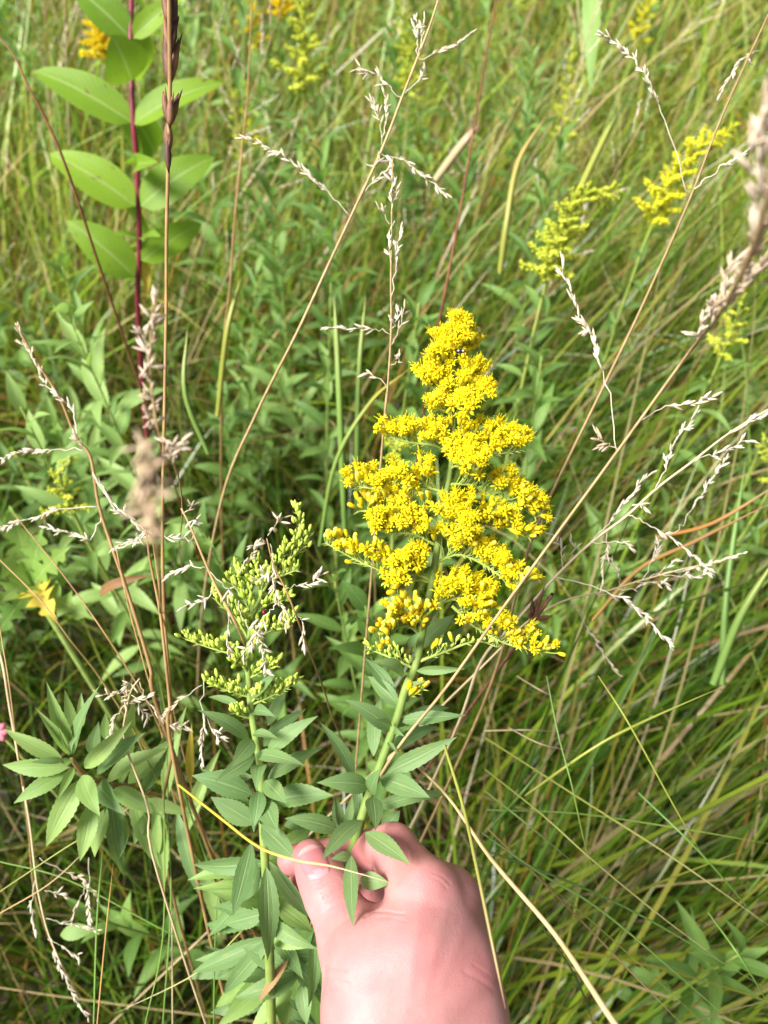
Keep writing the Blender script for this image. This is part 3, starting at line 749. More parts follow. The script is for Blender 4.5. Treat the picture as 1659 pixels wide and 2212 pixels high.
# ---- the budding goldenrod beside it
DB = .418
def B4(x, y, d=DB): return W(*c4(x, y), d)
stemB = [W(600, 2600, .62), W(585, 2150, .47), W(578, 1950, .44), W(572, 1850, .425), W(566, 1750, .42), W(563, 1660, .418), W(553, 1600, .418)] + [B4(x, y) for x, y in ((745, 2000), (715, 1700), (715, 1450), (740, 1200), (810, 980), (900, 800), (1010, 680))]
rootB = Vector((stemB[0].x, stemB[0].y + .05, 0))
gB = thing('budding_goldenrod', 'goldenrod with yellow green closed buds beside the blooming stem', 'flower', rootB)
m = MB(); m.tube(spline([rootB, rootB.lerp(stemB[0], .5)] + stemB, 6), [.0038, .003, .0024, .0020, .0018, .0016, .0012, .0007], 8); m.build('stem', M['stem_green'], gB)
BB = [([(700, 1500), (520, 1450), (350, 1400), (150, 1330)], -.004, 20, 6), ([(720, 1850), (560, 1800), (340, 1720)], -.006, 20, 6), ([(745, 1920), (900, 1850), (1040, 1780), (1140, 1720)], -.003, 18, 6),
      ([(740, 2040), (650, 2020), (580, 1990)], -.006, 14, 6), ([(740, 1900), (790, 1840), (820, 1780)], -.008, 8, 5), ([(715, 1640), (650, 1560), (590, 1570)], -.010, 14, 7),
      ([(720, 1680), (850, 1620), (980, 1560)], -.006, 14, 7), ([(735, 1350), (870, 1270), (1020, 1240), (1120, 1150)], -.004, 16, 7), ([(715, 1330), (600, 1130), (450, 1010), (410, 920)], -.004, 12, 6),
      ([(730, 1240), (680, 1150), (640, 1090)], -.010, 8, 6), ([(770, 1120), (900, 1010), (1000, 990), (1080, 950)], -.004, 10, 6), ([(740, 1180), (700, 1000), (610, 880), (560, 790)], -.004, 14, 7),
      ([(790, 1020), (720, 860), (660, 760), (600, 690)], .002, 12, 6), ([(830, 950), (800, 800), (790, 640)], -.002, 10, 6), ([(860, 880), (940, 720), (1060, 500)], -.004, 14, 7),
      ([(920, 790), (1060, 740), (1170, 700)], -.006, 8, 6), ([(1000, 690), (1110, 580), (1180, 400), (1170, 240), (1145, 170)], .0, 18, 7), ([(1080, 620), (1190, 520), (1270, 370)], .002, 8, 6), ([(730, 1450), (770, 1380), (800, 1330)], -.012, 8, 6)]
for path, dz, nh, sp in BB:
    k = len(path) - 1
    flower_branch(gB, [B4(x, y, DB + dz * i / k) for i, (x, y) in enumerate(path)], int(nh * 2.9), sp * .001 * 1.35, (0, 0, 1), stem_r=.0006, toward=.45, from_t=.1, size=.76, name='bud_branch')
LB2 = [((470, 1215), (230, 1068), 82, .418, .405), ((555, 1290), (792, 1100), 82, .418, .41), ((540, 1210), (750, 1065), 56, .43, .44), ((560, 1150), (650, 970), 66, .43, .445), ((480, 1015), (605, 890), 56, .416, .405),
       ((430, 1055), (262, 1000), 42, .42, .43), ((490, 1190), (615, 1215), 56, .414, .40), ((490, 1085), (595, 1100), 60, .414, .40), ((490, 1220), (383, 1348), 90, .414, .395), ((500, 1290), (737, 1340), 80, .414, .395),
       ((495, 1300), (303, 1425), 82, .414, .40), ((560, 1410), (830, 1255), 96, .425, .43), ((490, 1400), (245, 1390), 66, .425, .435), ((520, 1345), (505, 1462), 82, .412, .392), ((545, 1420), (650, 1528), 92, .412, .392),
       ((485, 1490), (188, 1390), 116, .42, .415), ((575, 1520), (882, 1490), 118, .42, .41), ((515, 1470), (490, 1658), 86, .414, .40), ((540, 1530), (605, 1662), 112, .412, .395), ((500, 1640), (235, 1345), 100, .435, .44),
       ((640, 1640), (880, 1600), 84, .43, .43), ((500, 1630), (280, 1500), 110, .43, .43), ((540, 1250), (640, 1130), 70, .43, .44)]
LB3 = [((85, 230), (278, 422), 118, .415, .395), ((85, 60), (40, 255), 86, .415, .40), ((95, 110), (182, 292), 118, .414, .398), ((110, 450), (122, 972), 122, .415, .41), ((125, 420), (372, 745), 92, .42, .435),
       ((30, 320), (-70, 720), 104, .43, .43), ((60, 420), (-20, 640), 110, .44, .45), ((150, 640), (365, 800), 118, .45, .45), ((370, 800), (342, 1225), 90, .46, .455), ((140, 840), (345, 880), 80, .46, .45),
       ((290, 1030), (-60, 1160), 112, .48, .47), ((230, 1000), (-20, 880), 110, .47, .47), ((300, 1080), (330, 1310), 90, .48, .47), ((100, 700), (-120, 760), 110, .45, .46), ((250, 950), (420, 1150), 100, .48, .49), ((190, 1150), (230, 1320), 90, .49, .49), ((250, 1120), (20, 1330), 100, .49, .48)]
for a in LB2: pleaf(gB, c2, *a)
for a in LB3: pleaf(gB, c3, *a, kind='young' if a[0][1] > 600 and rng.random() < .35 else 'leaf')
pleaf(gB, c3, (230, 950), (60, 1190), 50, .465, .46, 'dead')
for k in range(34):
    yb = rng.uniform(1850, 2180); db = .43 + (yb - 1850) * .0002 + rng.uniform(0, .05); sx = rng.choice((-1, -1, 1)); ang = rng.uniform(-.5, .9)
    Lp = rng.uniform(110, 200); xb = 578 + (yb - 1850) * .03
    leaf(gB, 'young' if rng.random() < .45 else 'leaf', W(xb, yb, db), W(xb + sx * Lp * math.cos(ang) * (.62 if sx > 0 else 1), yb + Lp * math.sin(ang), db + rng.uniform(-.03, .02)), rng.uniform(34, 46) * pm(db), rng.uniform(-.5, .5))

# ---- the leafy shoot without flowers on the left
stC = [W(*c5(x, y), d) for x, y, d in ((1300, 1500, .72), (1100, 950, .58), (850, 790, .52), (620, 745, .485), (500, 680, .465), (435, 600, .452))]
rootC = Vector((stC[0].x + .03, stC[0].y + .06, 0))
gC = thing('leafy_shoot', 'flowerless leafy goldenrod shoot leaning left with a bright green rosette tip', 'plant', rootC)
m = MB(); m.tube(spline([rootC] + stC, 6), [.0022, .0019, .0017, .0015, .0012], 7); m.build('stem', M['stem_brown'], gC)
LC = [((435, 565), (285, 162), 100, .448, .43, 'young'), ((445, 565), (592, 158), 100, .448, .43, 'young'), ((470, 500), (393, 178), 76, .46, .46, 'leaf'), ((505, 400), (490, 198), 50, .47, .47, 'leaf'), ((425, 575), (228, 298), 62, .445, .425, 'young'),
      ((380, 600), (22, 428), 96, .45, .44, 'young'), ((390, 605), (186, 618), 46, .446, .435, 'young'), ((420, 650), (-5, 645), 110, .455, .45, 'leaf'), ((410, 680), (78, 868), 104, .458, .445, 'leaf'), ((450, 650), (350, 842), 56, .45, .43, 'young'),
      ((515, 655), (784, 388), 100, .46, .45, 'leaf'), ((590, 695), (880, 438), 108, .47, .46, 'leaf'), ((650, 740), (985, 515), 112, .485, .48, 'leaf'), ((780, 750), (1042, 475), 104, .50, .50, 'leaf'), ((500, 720), (262, 1145), 138, .465, .455, 'leaf'),
      ((500, 700), (596, 938), 128, .462, .44, 'leaf'), ((600, 755), (756, 934), 128, .475, .45, 'leaf'), ((690, 785), (978, 935), 112, .485, .47, 'leaf'), ((560, 860), (488, 1228), 116, .475, .465, 'leaf'), ((650, 900), (562, 1198), 116, .485, .475, 'leaf'),
      ((745, 930), (718, 1225), 104, .495, .485, 'leaf'), ((560, 580), (600, 370), 84, .475, .475, 'leaf'), ((870, 850), (1172, 942), 76, .51, .51, 'leaf'), ((890, 930), (808, 1132), 66, .505, .505, 'leaf'), ((960, 940), (960, 1210), 60, .53, .53, 'young'), ((430, 560), (360, 420), 30, .44, .425, 'young'), ((440, 570), (470, 440), 30, .44, .425, 'young'), ((640, 480), (640, 320), 60, .5, .5, 'young'), ((420, 600), (400, 640), 60, .444, .435, 'young')]
for i, a in enumerate(LC): pleaf(gC, c5, *a[:5], kind='leaf' if i % 5 == 1 else 'young')
for k in range(9):                # the lower pairs, close set along the leaning stem
    t = .45 + .5 * k / 9; q = spline(stC[::-1], 8); x = t * (len(q) - 1); i = min(int(x), len(q) - 2); p = q[i].lerp(q[i + 1], x - i)
    sg = 1 if k % 2 else -1; d_ = (UPV * sg * 1.0 + RGT * rng.uniform(.1, .5) + FWD * rng.uniform(-.3, .3)).normalized()
    leaf(gC, 'young' if k % 3 else 'leaf', p, p + d_ * rng.uniform(.05, .07), .0105, rng.uniform(-.4, .4))

# ---- the broad-leaved wine-red stem
stD = [W(*c6(x, y), d) for x, y, d in ((830, 1900, .95), (836, 1500, .90), (822, 1000, .86), (797, 700, .84), (785, 230, .83), (792, -150, .83))]
stD = to_ground(stD[::-1], .0)[::-1][1:] + stD; rootD = to_ground(stD[::-1], .0)[-1]
gD = thing('broadleaf_stalk', 'wine red upright stem with paired broad oval green leaves', 'plant', rootD)
m = MB(); m.tube(spline([rootD] + stD, 6), [.0036, .0034, .0030, .0028, .0026], 8); m.build('stem', M['stem_purple'], gD)
LD = [((790, 735), (185, 365), 225, .84, .82, 0), ((803, 745), (1300, 440), 190, .84, .82, -.2), ((790, 485), (690, 225), 285, .83, .79, .1), ((812, 1235), (285, 875), 240, .87, .85, 0), ((845, 1235), (1255, 915), 225, .87, .85, 0),
      ((805, 1660), (405, 1315), 225, .91, .88, 0), ((850, 1565), (1215, 1315), 170, .90, .92, .2), ((778, 225), (440, -110), 210, .83, .81, 0), ((798, 225), (1110, -40), 130, .83, .82, .3), ((800, 740), (800, 990), 270, .86, .92, .2), ((825, 735), (960, 960), 200, .86, .92, .2),
      ((822, 985), (925, 975), 110, .86, .80, 1.1), ((830, 1250), (860, 1440), 250, .88, .94, 0), ((838, 1435), (690, 1385), 90, .89, .86, .5), ((842, 1435), (945, 1390), 80, .89, .86, -.5), ((800, 240), (900, 480), 220, .84, .9, .2), ((835, 985), (760, 970), 60, .87, .83, -.9), ((810, 0), (960, 180), 200, .84, .9, 0)]
for a in LD: pleaf(gD, c6, a[0], a[1], a[2], a[3], a[4], 'broad', a[5])
pleaf(gD, c6, (855, 1500), (880, 1800), 60, .92, .93, 'yellow')

# ---- dark dry stalk with pods
stE = [W(366, 1900, .60), W(372, 1600, .52), W(355, 1326, .47), W(351, 1132, .455), W(355, 898, .44), W(359, 664, .44), W(360, 500, .43), W(364, 330, .42), W(367, 200, .41), W(366, 60, .40), W(364, -60, .39)]
rootE = to_ground(stE[::-1], .3)[-1]
gE = thing('podded_stalk', 'thin dry brown stalk carrying dark split seed pods beside the wine red stem', 'plant', rootE)
m = MB(); m.tube(spline([rootE] + stE, 6), [.0013, .0011, .0010, .0009, .0009, .0010, .0011, .0010], 7); m.build('stalk', M['stem_brown'], gE)
for x0, y0, x1, y1, r, dd in ((366, 200, 360, 40, 13, .41), (367, 190, 386, 80, 9, .41), (366, 275, 352, 195, 9, .415), (366, 278, 386, 200, 9, .415), (366, 280, 369, 205, 9, .412), (365, 335, 362, 258, 11, .42), (364, 375, 362, 300, 8, .42), (367, 100, 378, -30, 12, .405), (366, 60, 354, -40, 12, .4), (368, 120, 380, 40, 9, .405), (366, 110, 354, 30, 8, .405)):
    m = MB(); b0 = W(x0, y0, dd); b1 = W(x1, y1, dd - .003); m.spindle(b0, b1, r * pm(dd), 6, belly=.5); m.spindle(b0.lerp(b1, .55), b1 + (b1 - b0) * .12 + RGT * .0015, r * pm(dd) * .45, 4)
    m.build('pod', M['pod'], gE)

# ------------------------------------------------------------------ dry grass stalks with seed panicles
def spikes(m, pts, t0, dens, size, n=4, loose=.5):
    """spikelets clasped along a branch"""
    L = sum((pts[i + 1] - pts[i]).length for i in range(len(pts) - 1)); k = max(2, int(L * dens))
    for j in range(k):
        t = t0 + (1 - t0) * (j + rng.random()) / k; x = t * (len(pts) - 1); i = min(int(x), len(pts) - 2)
        p = pts[i].lerp(pts[i + 1], x - i); tg = (pts[i + 1] - pts[i]).normalized()
        s = tg.orthogonal().normalized(); s = Quaternion(tg, rng.uniform(0, 6.28)) @ s
        ax = (tg + s * rng.uniform(.05, loose)).normalized(); Lk = size * rng.uniform(.7, 1.25)
        m.spindle(p, p + ax * Lk * 1.15, Lk * rng.uniform(.09, .14), n)
        if rng.random() < .4: m.spindle(p, p + (ax + s * .35).normalized() * Lk * .8, Lk * .1, n)
def dry_grass(label, path, branches, r=.0009, name='dry_grass_stalk', stalk='stalk', husk='straw', size=.0055, dens=330, group=None, ground=True, cv=None, loose=.5, spike_t=.35):
    """path: (x, y, depth) top .. bottom of what shows; branches: list of point lists"""
    tr = (lambda q: W(*(cv(q[0], q[1]) if cv else q[:2]), q[2]))
    P = [tr(q) for q in path]
    if ground:
        P = P + to_ground(P)
    root = thing(name, label, 'grass', P[-1], group)
    pts = spline(P[::-1], 6); m = MB(); m.tube(pts, [r * 1.5, r * 1.3, r * 1.1, r, r * .7], 5); m.build('stalk', M[stalk], root)
    for bpts in branches:
        big = isinstance(bpts, tuple); bpts = bpts[1] if big else bpts
        q = [tr(p) for p in bpts]; pp = spline(q, 5)
        for i in range(1, len(pp)): pp[i] = pp[i] + Vector((rng.gauss(0, 1), rng.gauss(0, 1), rng.gauss(0, 1))) * .0006
        m = MB(); m.tube(pp, [r * .45, r * .35, r * .25], 4); spikes(m, pp, 0 if big else spike_t, 800 if big else dens, .0058 if big else size, loose=loose); m.build('panicle_branch', M[husk], root)
    return root
def D(d, *pts): return [(x, y, d) for x, y in pts]
dry_grass('long dry grass stalk arching up behind the blooming goldenrod with wide forked seed branches',
          D(.50, (1345, -20), (1290, 150), (1210, 360), (1120, 590), (1000, 900), (815, 1300), (680, 1590), (490, 2000)) + [(240, 2500, .55), (40, 3000, .62)],
          [D(.50, *b) for b in ([(815, 1300), (720, 1190), (600, 1080), (400, 930), (175, 820)], [(985, 930), (1060, 940), (1150, 970), (1260, 1060), (1390, 1160)], [(1120, 590), (1050, 530), (960, 440), (850, 410)], [(1140, 560), (1220, 490), (1270, 440)],
           [(1210, 370), (1330, 320), (1550, 205)], [(1000, 870), (990, 700), (940, 600)], [(1000, 850), (1030, 700), (1015, 540)], [(870, 1190), (960, 1080), (1060, 990)], [(1215, 330), (1240, 220), (1250, 110)], [(1215, 330), (1210, 220), (1205, 100)], [(930, 1040), (960, 1000), (990, 960)])],
          cv=c7, r=.00078, stalk='stalk', dens=420)
dry_grass('thin upright dry grass with pale husks just above the tip of the yellow bloom', D(.46, (1065, 940), (1060, 1340), (1055, 1700), (1056, 2000), (1030, 2400), (1010, 2600)),
          [D(.46, *b) for b in ([(1062, 1000), (1070, 1120), (1060, 960)], [(1050, 1340), (1020, 1290), (985, 1255)], [(1058, 1300), (1075, 1200), (1100, 1100)], [(1055, 1830), (1080, 1600), (1095, 1480), (1115, 1385)], [(1056, 2010), (960, 1980), (850, 1975), (660, 1960)], [(1050, 1980), (1085, 1930), (1100, 1855)], [(1050, 2080), (1110, 1960), (1135, 1860)], [(1052, 1650), (1045, 1500), (1050, 1360)], [(1040, 2220), (1100, 2160), (1110, 2110)], [(1030, 2320), (960, 2260), (900, 2230)])], cv=c7, r=.0006)
dry_grass('tall straight rusty grass stalk rising to the right with one white zigzag seed branch', [(1665, 20, .50), (1560, 250, .49), (1490, 430, .48), (1386, 664, .47), (1310, 822, .465), (1173, 1106, .46), (1125, 1240, .47), (1080, 1420, .49), (1010, 1600, .53)],
          [[(1488, 428, .48), (1452, 306, .47), (1425, 234, .465), (1400, 180, .46), (1368, 133, .46), (1328, 93, .46), (1299, 75, .46)], [(1500, 408, .48), (1545, 370, .48), (1610, 330, .48), (1665, 290, .48)], [(1640, 110, .5), (1600, 130, .5), (1560, 200, .5)]], r=.00085, stalk='stalk', dens=420, size=.005)
dry_grass('stout brown grass stalk crossing in front of the low right bloom with a feathery tip', [(1690, 200, .19), (1665, 380, .20), (1632, 520, .22), (1560, 668, .27), (1486, 764, .36), (1332, 977, .38), (1198, 1160, .39), (1062, 1347, .39), (960, 1490, .395), (860, 1615, .40), (790, 1735, .42), (740, 1850, .47)],
          [[(1332, 977, .385), (1318, 850, .385), (1285, 740, .385), (1255, 690, .385), (1208, 560, .385)], [(1380, 910, .38), (1440, 880, .38), (1500, 870, .38), (1540, 858, .38)], [(1335, 972, .38), (1310, 960, .38), (1292, 945, .38)],
           ('big', [(1560, 668, .27), (1600, 620, .26), (1665, 560, .25)]), ('big', [(1535, 705, .285), (1562, 630, .27), (1580, 560, .265)]), ('big', [(1632, 520, .22), (1640, 400, .21), (1655, 280, .20)]), ('big', [(1655, 430, .205), (1620, 340, .2), (1655, 220, .195)]), ('big', [(1500, 745, .31), (1518, 690, .30), (1550, 650, .28)]), ('big', [(1600, 590, .245), (1640, 510, .225), (1668, 440, .21)]), ('big', [(1560, 665, .265), (1605, 600, .25), (1640, 520, .225)])], r=.00072, stalk='stalk', husk='straw_pink', dens=430, size=.0055, loose=.35)
PR = .47
dry_grass('open white seeded grass panicle spreading right from behind the goldenrod', D(PR, (1700, 590), (1420, 760), (1200, 930), (1000, 1080), (800, 1260), (600, 1410), (380, 1620), (150, 1880), (-60, 2120)) + [(-200, 2500, .52)],
          [D(PR, *b) for b in ([(820, 1250), (930, 1300), (1050, 1360), (1180, 1460), (1330, 1600)], [(390, 1620), (650, 1690), (800, 1760), (950, 1880), (1080, 2050)], [(600, 1410), (760, 1410), (840, 1440)], [(610, 1390), (700, 1300), (820, 1130), (940, 1000)], [(980, 1100), (1040, 980), (1100, 820), (1230, 620)], [(1180, 940), (1300, 890), (1400, 850), (1580, 795)], [(430, 1570), (420, 1480), (380, 1370)], [(470, 1530), (490, 1440), (480, 1380)], [(1420, 760), (1560, 680), (1700, 600)], [(860, 1200), (880, 1180), (920, 1190)], [(700, 1340), (690, 1440), (650, 1660)], [(1300, 850), (1500, 720), (1659, 640)])], cv=cr1, r=.0008, stalk='stalk_pale', dens=430, size=.005)
dry_grass('slender straw grass with a dense narrow panicle pointing right below the white panicle', D(.52, (1520, 1475), (1350, 1530), (1150, 1570), (860, 1650), (700, 1700), (440, 1760), (200, 1900), (-100, 2200)),
          [D(.52, *b) for b in ([(1250, 1550), (1400, 1510), (1510, 1480)], [(1000, 1610), (1200, 1570), (1350, 1535)], [(860, 1650), (1000, 1650), (1060, 1670)], [(950, 1620), (1050, 1560), (1110, 1515)], [(760, 1690), (880, 1680), (920, 1660)], [(900, 1640), (970, 1500), (1000, 1400)], [(620, 1720), (760, 1740), (900, 1830)], [(480, 1760), (560, 1900), (650, 2050), (760, 2210)], [(1090, 1360), (1160, 1280), (1250, 1130), (1350, 1000), (1410, 900)], [(1000, 1600), (1200, 1610), (1300, 1590)], [(780, 1690), (770, 1600), (705, 1500)])], cv=cr1, r=.0006, stalk='stalk_pale', dens=520, size=.0042)
dry_grass('brown grass stalk left of the buds with white twisted seed branches to both sides', D(.50, (90, 100), (220, 330), (330, 500), (420, 720), (500, 830), (545, 1090), (620, 1330), (700, 1560), (830, 1990), (900, 2300)),
          [D(.50, *b) for b in ([(515, 930), (620, 1090), (720, 1160), (800, 1230)], [(550, 1105), (350, 1120), (150, 1170), (-20, 1235)], [(480, 790), (300, 790), (150, 800), (-10, 850)], [(430, 730), (400, 560), (300, 480)], [(330, 500), (250, 420), (200, 300)], [(240, 360), (170, 260), (90, 110)], [(500, 820), (450, 760), (420, 700)], [(640, 1340), (740, 1300), (800, 1270)], [(560, 1150), (500, 1280), (420, 1260), (250, 1220)])], cv=c8, r=.0010, stalk='stem_brown', dens=480, size=.005)
dry_grass('forked dry grass stalk with curling husks right behind the podded stalk', D(.47, (810, 1235), (830, 1400), (880, 1650), (905, 1850), (940, 2200), (960, 2500)),
          [D(.47, *b) for b in ([(815, 1240), (900, 1275), (1000, 1275), (1060, 1285)], [(810, 1240), (740, 1290), (640, 1325)], [(800, 1235), (720, 1170), (640, 1100), (530, 950)])], cv=c8, r=.0009, stalk='stem_brown')
dry_grass('blurred tan seed spike close by the podded brown stalk', D(.165, (790, 730), (810, 850), (825, 1000), (835, 1120)) + [(855, 1270, .19), (885, 1500, .33), (905, 1800, .6)],
          [D(.165, *b) for b in ([(800, 735), (790, 760), (785, 800)], [(810, 800), (845, 850), (850, 900)], [(815, 900), (790, 940), (760, 990)], [(825, 950), (850, 1000), (855, 1060)], [(830, 1050), (800, 1090), (800, 1140)], [(835, 1100), (850, 1180), (855, 1250)], [(805, 780), (820, 840), (825, 930)], [(825, 960), (835, 1080), (845, 1200)])], cv=c8, r=.0004, husk='tan_husk', size=.0034, dens=1500, spike_t=0, loose=.22)
dry_grass('soft blurred pinkish grass plume hanging before the wine red stem', D(.27, (850, -40), (840, 80), (830, 300), (845, 500), (880, 700)) + [(960, 860, .29), (1000, 1000, .36), (1010, 1150, .48), (1000, 1400, .7)],
          [D(.27, *b) for b in ([(835, 200), (850, 60), (870, -60)], [(830, 300), (805, 200), (810, 100)], [(840, 450), (820, 370), (840, 320)], [(850, 560), (830, 500), (850, 440)], [(870, 650), (840, 620), (830, 560)], [(890, 720), (960, 780), (1000, 740)], [(950, 850), (940, 800), (930, 750)])], cv=c8, r=.0004, husk='straw_pink', size=.0045, dens=900, spike_t=.1)
dry_grass('dry stalk with loose white husks hanging across the green buds', D(.395, (880, 420), (940, 650), (1050, 880), (1150, 1130)) + [(1250, 1400, .42), (1400, 1800, .48), (1480, 2050, .55)],
          [D(.395, *b) for b in ([(910, 470), (930, 600), (950, 780), (975, 960), (1045, 1170)], [(890, 400), (950, 320), (1020, 220)], [(870, 450), (800, 480), (760, 500)], [(640, 740), (700, 640), (790, 510)], [(900, 660), (860, 740), (800, 810)], [(1040, 880), (1150, 850), (1270, 820), (1385, 745)], [(1150, 1120), (1210, 1180), (1215, 1400)])], cv=c4, r=.0005, stalk='stem_brown', dens=520, size=.005)
dry_grass('brown stalk in front of the green buds with white curled husks low on it', D(.40, (110, 150), (200, 330), (310, 600), (430, 870), (560, 1110)) + [(650, 1290, .41), (720, 1480, .44), (740, 1700, .50)],
          [D(.40, *b) for b in ([(630, 980), (680, 1170), (800, 1290), (850, 1480), (880, 1660)], [(980, 1000), (870, 1130), (770, 1310), (670, 1500)], [(400, 880), (330, 960), (140, 1020)], [(120, 190), (180, 150), (200, 120)], [(180, 300), (220, 260), (250, 260)], [(360, 710), (500, 850), (545, 900), (530, 1200), (525, 1440)], [(340, 690), (200, 670), (20, 750)])], cv=c4, r=.0007, stalk='stem_brown', dens=460, size=.0045)
dry_grass('limp straw grass panicle trailing down below the flowerless leafy shoot', D(.55, (380, 1870), (290, 1650), (240, 1450), (215, 1300), (180, 1000), (130, 700), (60, 300), (10, 0)) + [(-60, -200, .62)],
          [D(.55, *b) for b in ([(290, 1650), (320, 1740), (390, 1930), (540, 2190)], [(280, 1570), (400, 1600), (600, 1640)], [(220, 1330), (190, 1500), (210, 1640)], [(240, 1200), (400, 1290), (500, 1340), (600, 1440)], [(540, 1200), (540, 1400), (545, 1620)], [(530, 1360), (470, 1480), (430, 1590)], [(300, 1680), (400, 1760), (490, 1810)], [(270, 1400), (340, 1420), (385, 1440)])], cv=c5, r=.0006, stalk='stalk_pale', dens=420, size=.005, ground=False)
dry_grass('tangled white grass panicle above the flowerless leafy shoot', D(.47, (850, 110), (800, 180), (770, 300), (760, 500), (900, 900), (960, 1300)),
          [D(.47, *b) for b in ([(800, 180), (720, 200), (600, 215)], [(790, 200), (740, 240), (780, 260), (910, 225)], [(800, 210), (860, 290), (910, 350)], [(850, 130), (900, 260), (1030, 390), (1135, 395)], [(760, 270), (700, 350), (660, 460)], [(820, 160), (790, 140), (740, 180)], [(1230, 150), (1100, 240), (1000, 320)], [(1240, 100), (1235, 350), (1230, 620)], [(1240, 330), (1300, 420), (1350, 490)])], cv=c5, r=.0006, stalk='stalk_pale', dens=460, size=.005)

# rushes: plain brown stems without seed heads, and blades one can pick out
def stalk_thing(label, path, r, m_, group=None, name='bare_stalk', cv=None, ground=False, cat='grass'):
    P = [W(*(cv(q[0], q[1]) if cv else q[:2]), q[2]) for q in path]
    if ground: P = P + to_ground(P, .1)
    mb = MB(); mb.tube(spline(P[::-1], 6), [r * 1.3, r, r * .6], 6)
    base = P[-1]; mb.v = [(x - base.x, y - base.y, z - base.z) for x, y, z in mb.v]
    o_ = mb.build(name, M[m_]); o_.location = base; return tag(o_, label, cat, group)
stalk_thing('dark red brown straight stalk standing up behind the central dry grass', [(1075, -20, .75), (1040, 180, .74), (1000, 420, .73), (975, 560, .73), (950, 690, .75), (930, 800, .8)], .0013, 'stem_redbrown', ground=True)
stalk_thing('rust coloured bare stalk left of the central dry grass', [(545, -20, .72), (535, 200, .72), (522, 330, .72), (505, 500, .73), (497, 620, .75), (480, 800, .8)], .0012, 'stem_brown', ground=True)
stalk_thing('thick dark brown stalk slanting down at the far left edge', [(-10, 70, .6), (30, 120, .6), (60, 185, .6), (100, 260, .61), (150, 380, .63), (230, 620, .7)], .0011, 'stem_redbrown', ground=True)
BS = 'brown stems leaning through the left grass'
for p in ([(30, 1110, .55), (150, 1260, .53), (260, 1420, .52), (340, 1560, .54), (420, 1750, .6)], [(-10, 1200, .55), (90, 1300, .54), (150, 1380, .55), (220, 1470, .58), (330, 1640, .64)],
          [(250, 1180, .5), (275, 1300, .5), (310, 1430, .51), (345, 1560, .54), (370, 1700, .6)], [(330, 1170, .48), (345, 1280, .48), (360, 1420, .5), (385, 1580, .55)], [(-5, 1330, .5), (20, 1480, .5), (35, 1600, .52), (60, 1780, .58), (80, 1950, .66)]):
    stalk_thing('brown leaning grass stem in the dark gap left of the buds', p, .0006, 'stem_brown', BS, ground=True)
LBL = 'long fine COLOUR grass blade sweeping over the tangle right of the hand'
CN = {}
def blade(label, path, w, c0, c1_, group=None, cv=None, name='grass_shoot', fold=.35, ground=False, thick=.25):
    P = [W(*(cv(q[0], q[1]) if cv else q[:2]), q[2]) for q in path]; base = P[0]; label = label.replace('COLOUR', CN.get(c0, 'rusty'))
    if ground: base = Vector((P[0].x, P[0].y + .05, 0)); P = [base] + P
    pts = spline(P, 6); mb = MB(); n_ = len(pts); v = []; f = []; cl = []
    for i, p in enumerate(pts):
        t = i / (n_ - 1); tg = (pts[min(i + 1, n_ - 1)] - pts[max(i - 1, 0)]).normalized(); nn = ((CAM - p).normalized() + Vector((0, 0, .4)))
        s = tg.cross(nn).normalized(); nn = s.cross(tg).normalized(); hw = w * .5 * np.interp(t, [0, .2, .7, 1], [.8, 1, .85, .08])
        v += [p - s * hw + nn * hw * fold, p, p + s * hw + nn * hw * fold, p - nn * hw * thick]
        k = np.interp(t, [0, .45, .8, 1], [0, .15, .6, 1]); c = tuple(c0[j] * (1 - k) + c1_[j] * k for j in range(3)); cl += [c] * 4
        if i: a = (i - 1) * 4; f += [(a, a + 1, a + 5, a + 4), (a + 1, a + 2, a + 6, a + 5), (a + 2, a + 3, a + 7, a + 6), (a + 3, a, a + 4, a + 7)]
    v = [p - base for p in v]; mb.add(v, f, cl); o_ = mb.build(name, M['blade'], tint=True); o_.location = base; return tag(o_, label, 'grass', group)
G0, G1, YG, ST, OR, PK = (.15, .30, .05), (.22, .38, .08), (.38, .42, .07), (.66, .54, .32), (.62, .40, .14), (.50, .25, .18)
CN.update({G0: 'deep green', G1: 'fresh green', YG: 'yellow green', ST: 'straw coloured', OR: 'rust coloured'})
RB = [([(-40, 370), (600, 780), (1100, 1100), (1680, 1510)], 8, YG, ST), ([(-40, 690), (250, 920), (560, 1180)], 7, G1, ST), ([(-20, 920), (400, 1330), (800, 1740), (1160, 2110)], 8, OR, ST), ([(-60, 940), (300, 1190), (700, 1440), (1480, 2110)], 10, G1, G1),
      ([(-40, 1045), (400, 1210), (900, 1440), (1690, 1900)], 9, G0, G1), ([(-40, 560), (300, 830), (600, 1100), (1000, 1430), (1360, 1700)], 7, YG, ST), ([(330, 0), (400, 350), (480, 650), (570, 1050), (680, 1390)], 7, G1, YG), ([(-30, 805), (500, 825), (1100, 910), (1680, 1010)], 7, G0, YG),
      ([(880, 700), (1270, 1080), (1680, 1560)], 8, G0, G0), ([(-20, 930), (200, 680), (390, 430)], 11, G0, G1), ([(200, 720), (600, 440), (900, 280), (1400, 60)], 11, YG, YG), ([(640, 0), (820, 280), (1100, 790), (1280, 1100)], 7, YG, YG), ([(300, 1500), (500, 1800), (620, 2110)], 8, G0, G0), ([(1300, 1420), (1500, 1700), (1680, 2000)], 9, G0, G1), ([(250, 1180), (700, 1560), (1290, 2100)], 5, YG, YG), ([(150, 0), (300, 90), (430, 150)], 6, ST, ST), ([(-40, 330), (200, 325), (410, 335)], 6, ST, ST), ([(100, 310), (300, 410), (530, 458)], 6, ST, PK)]
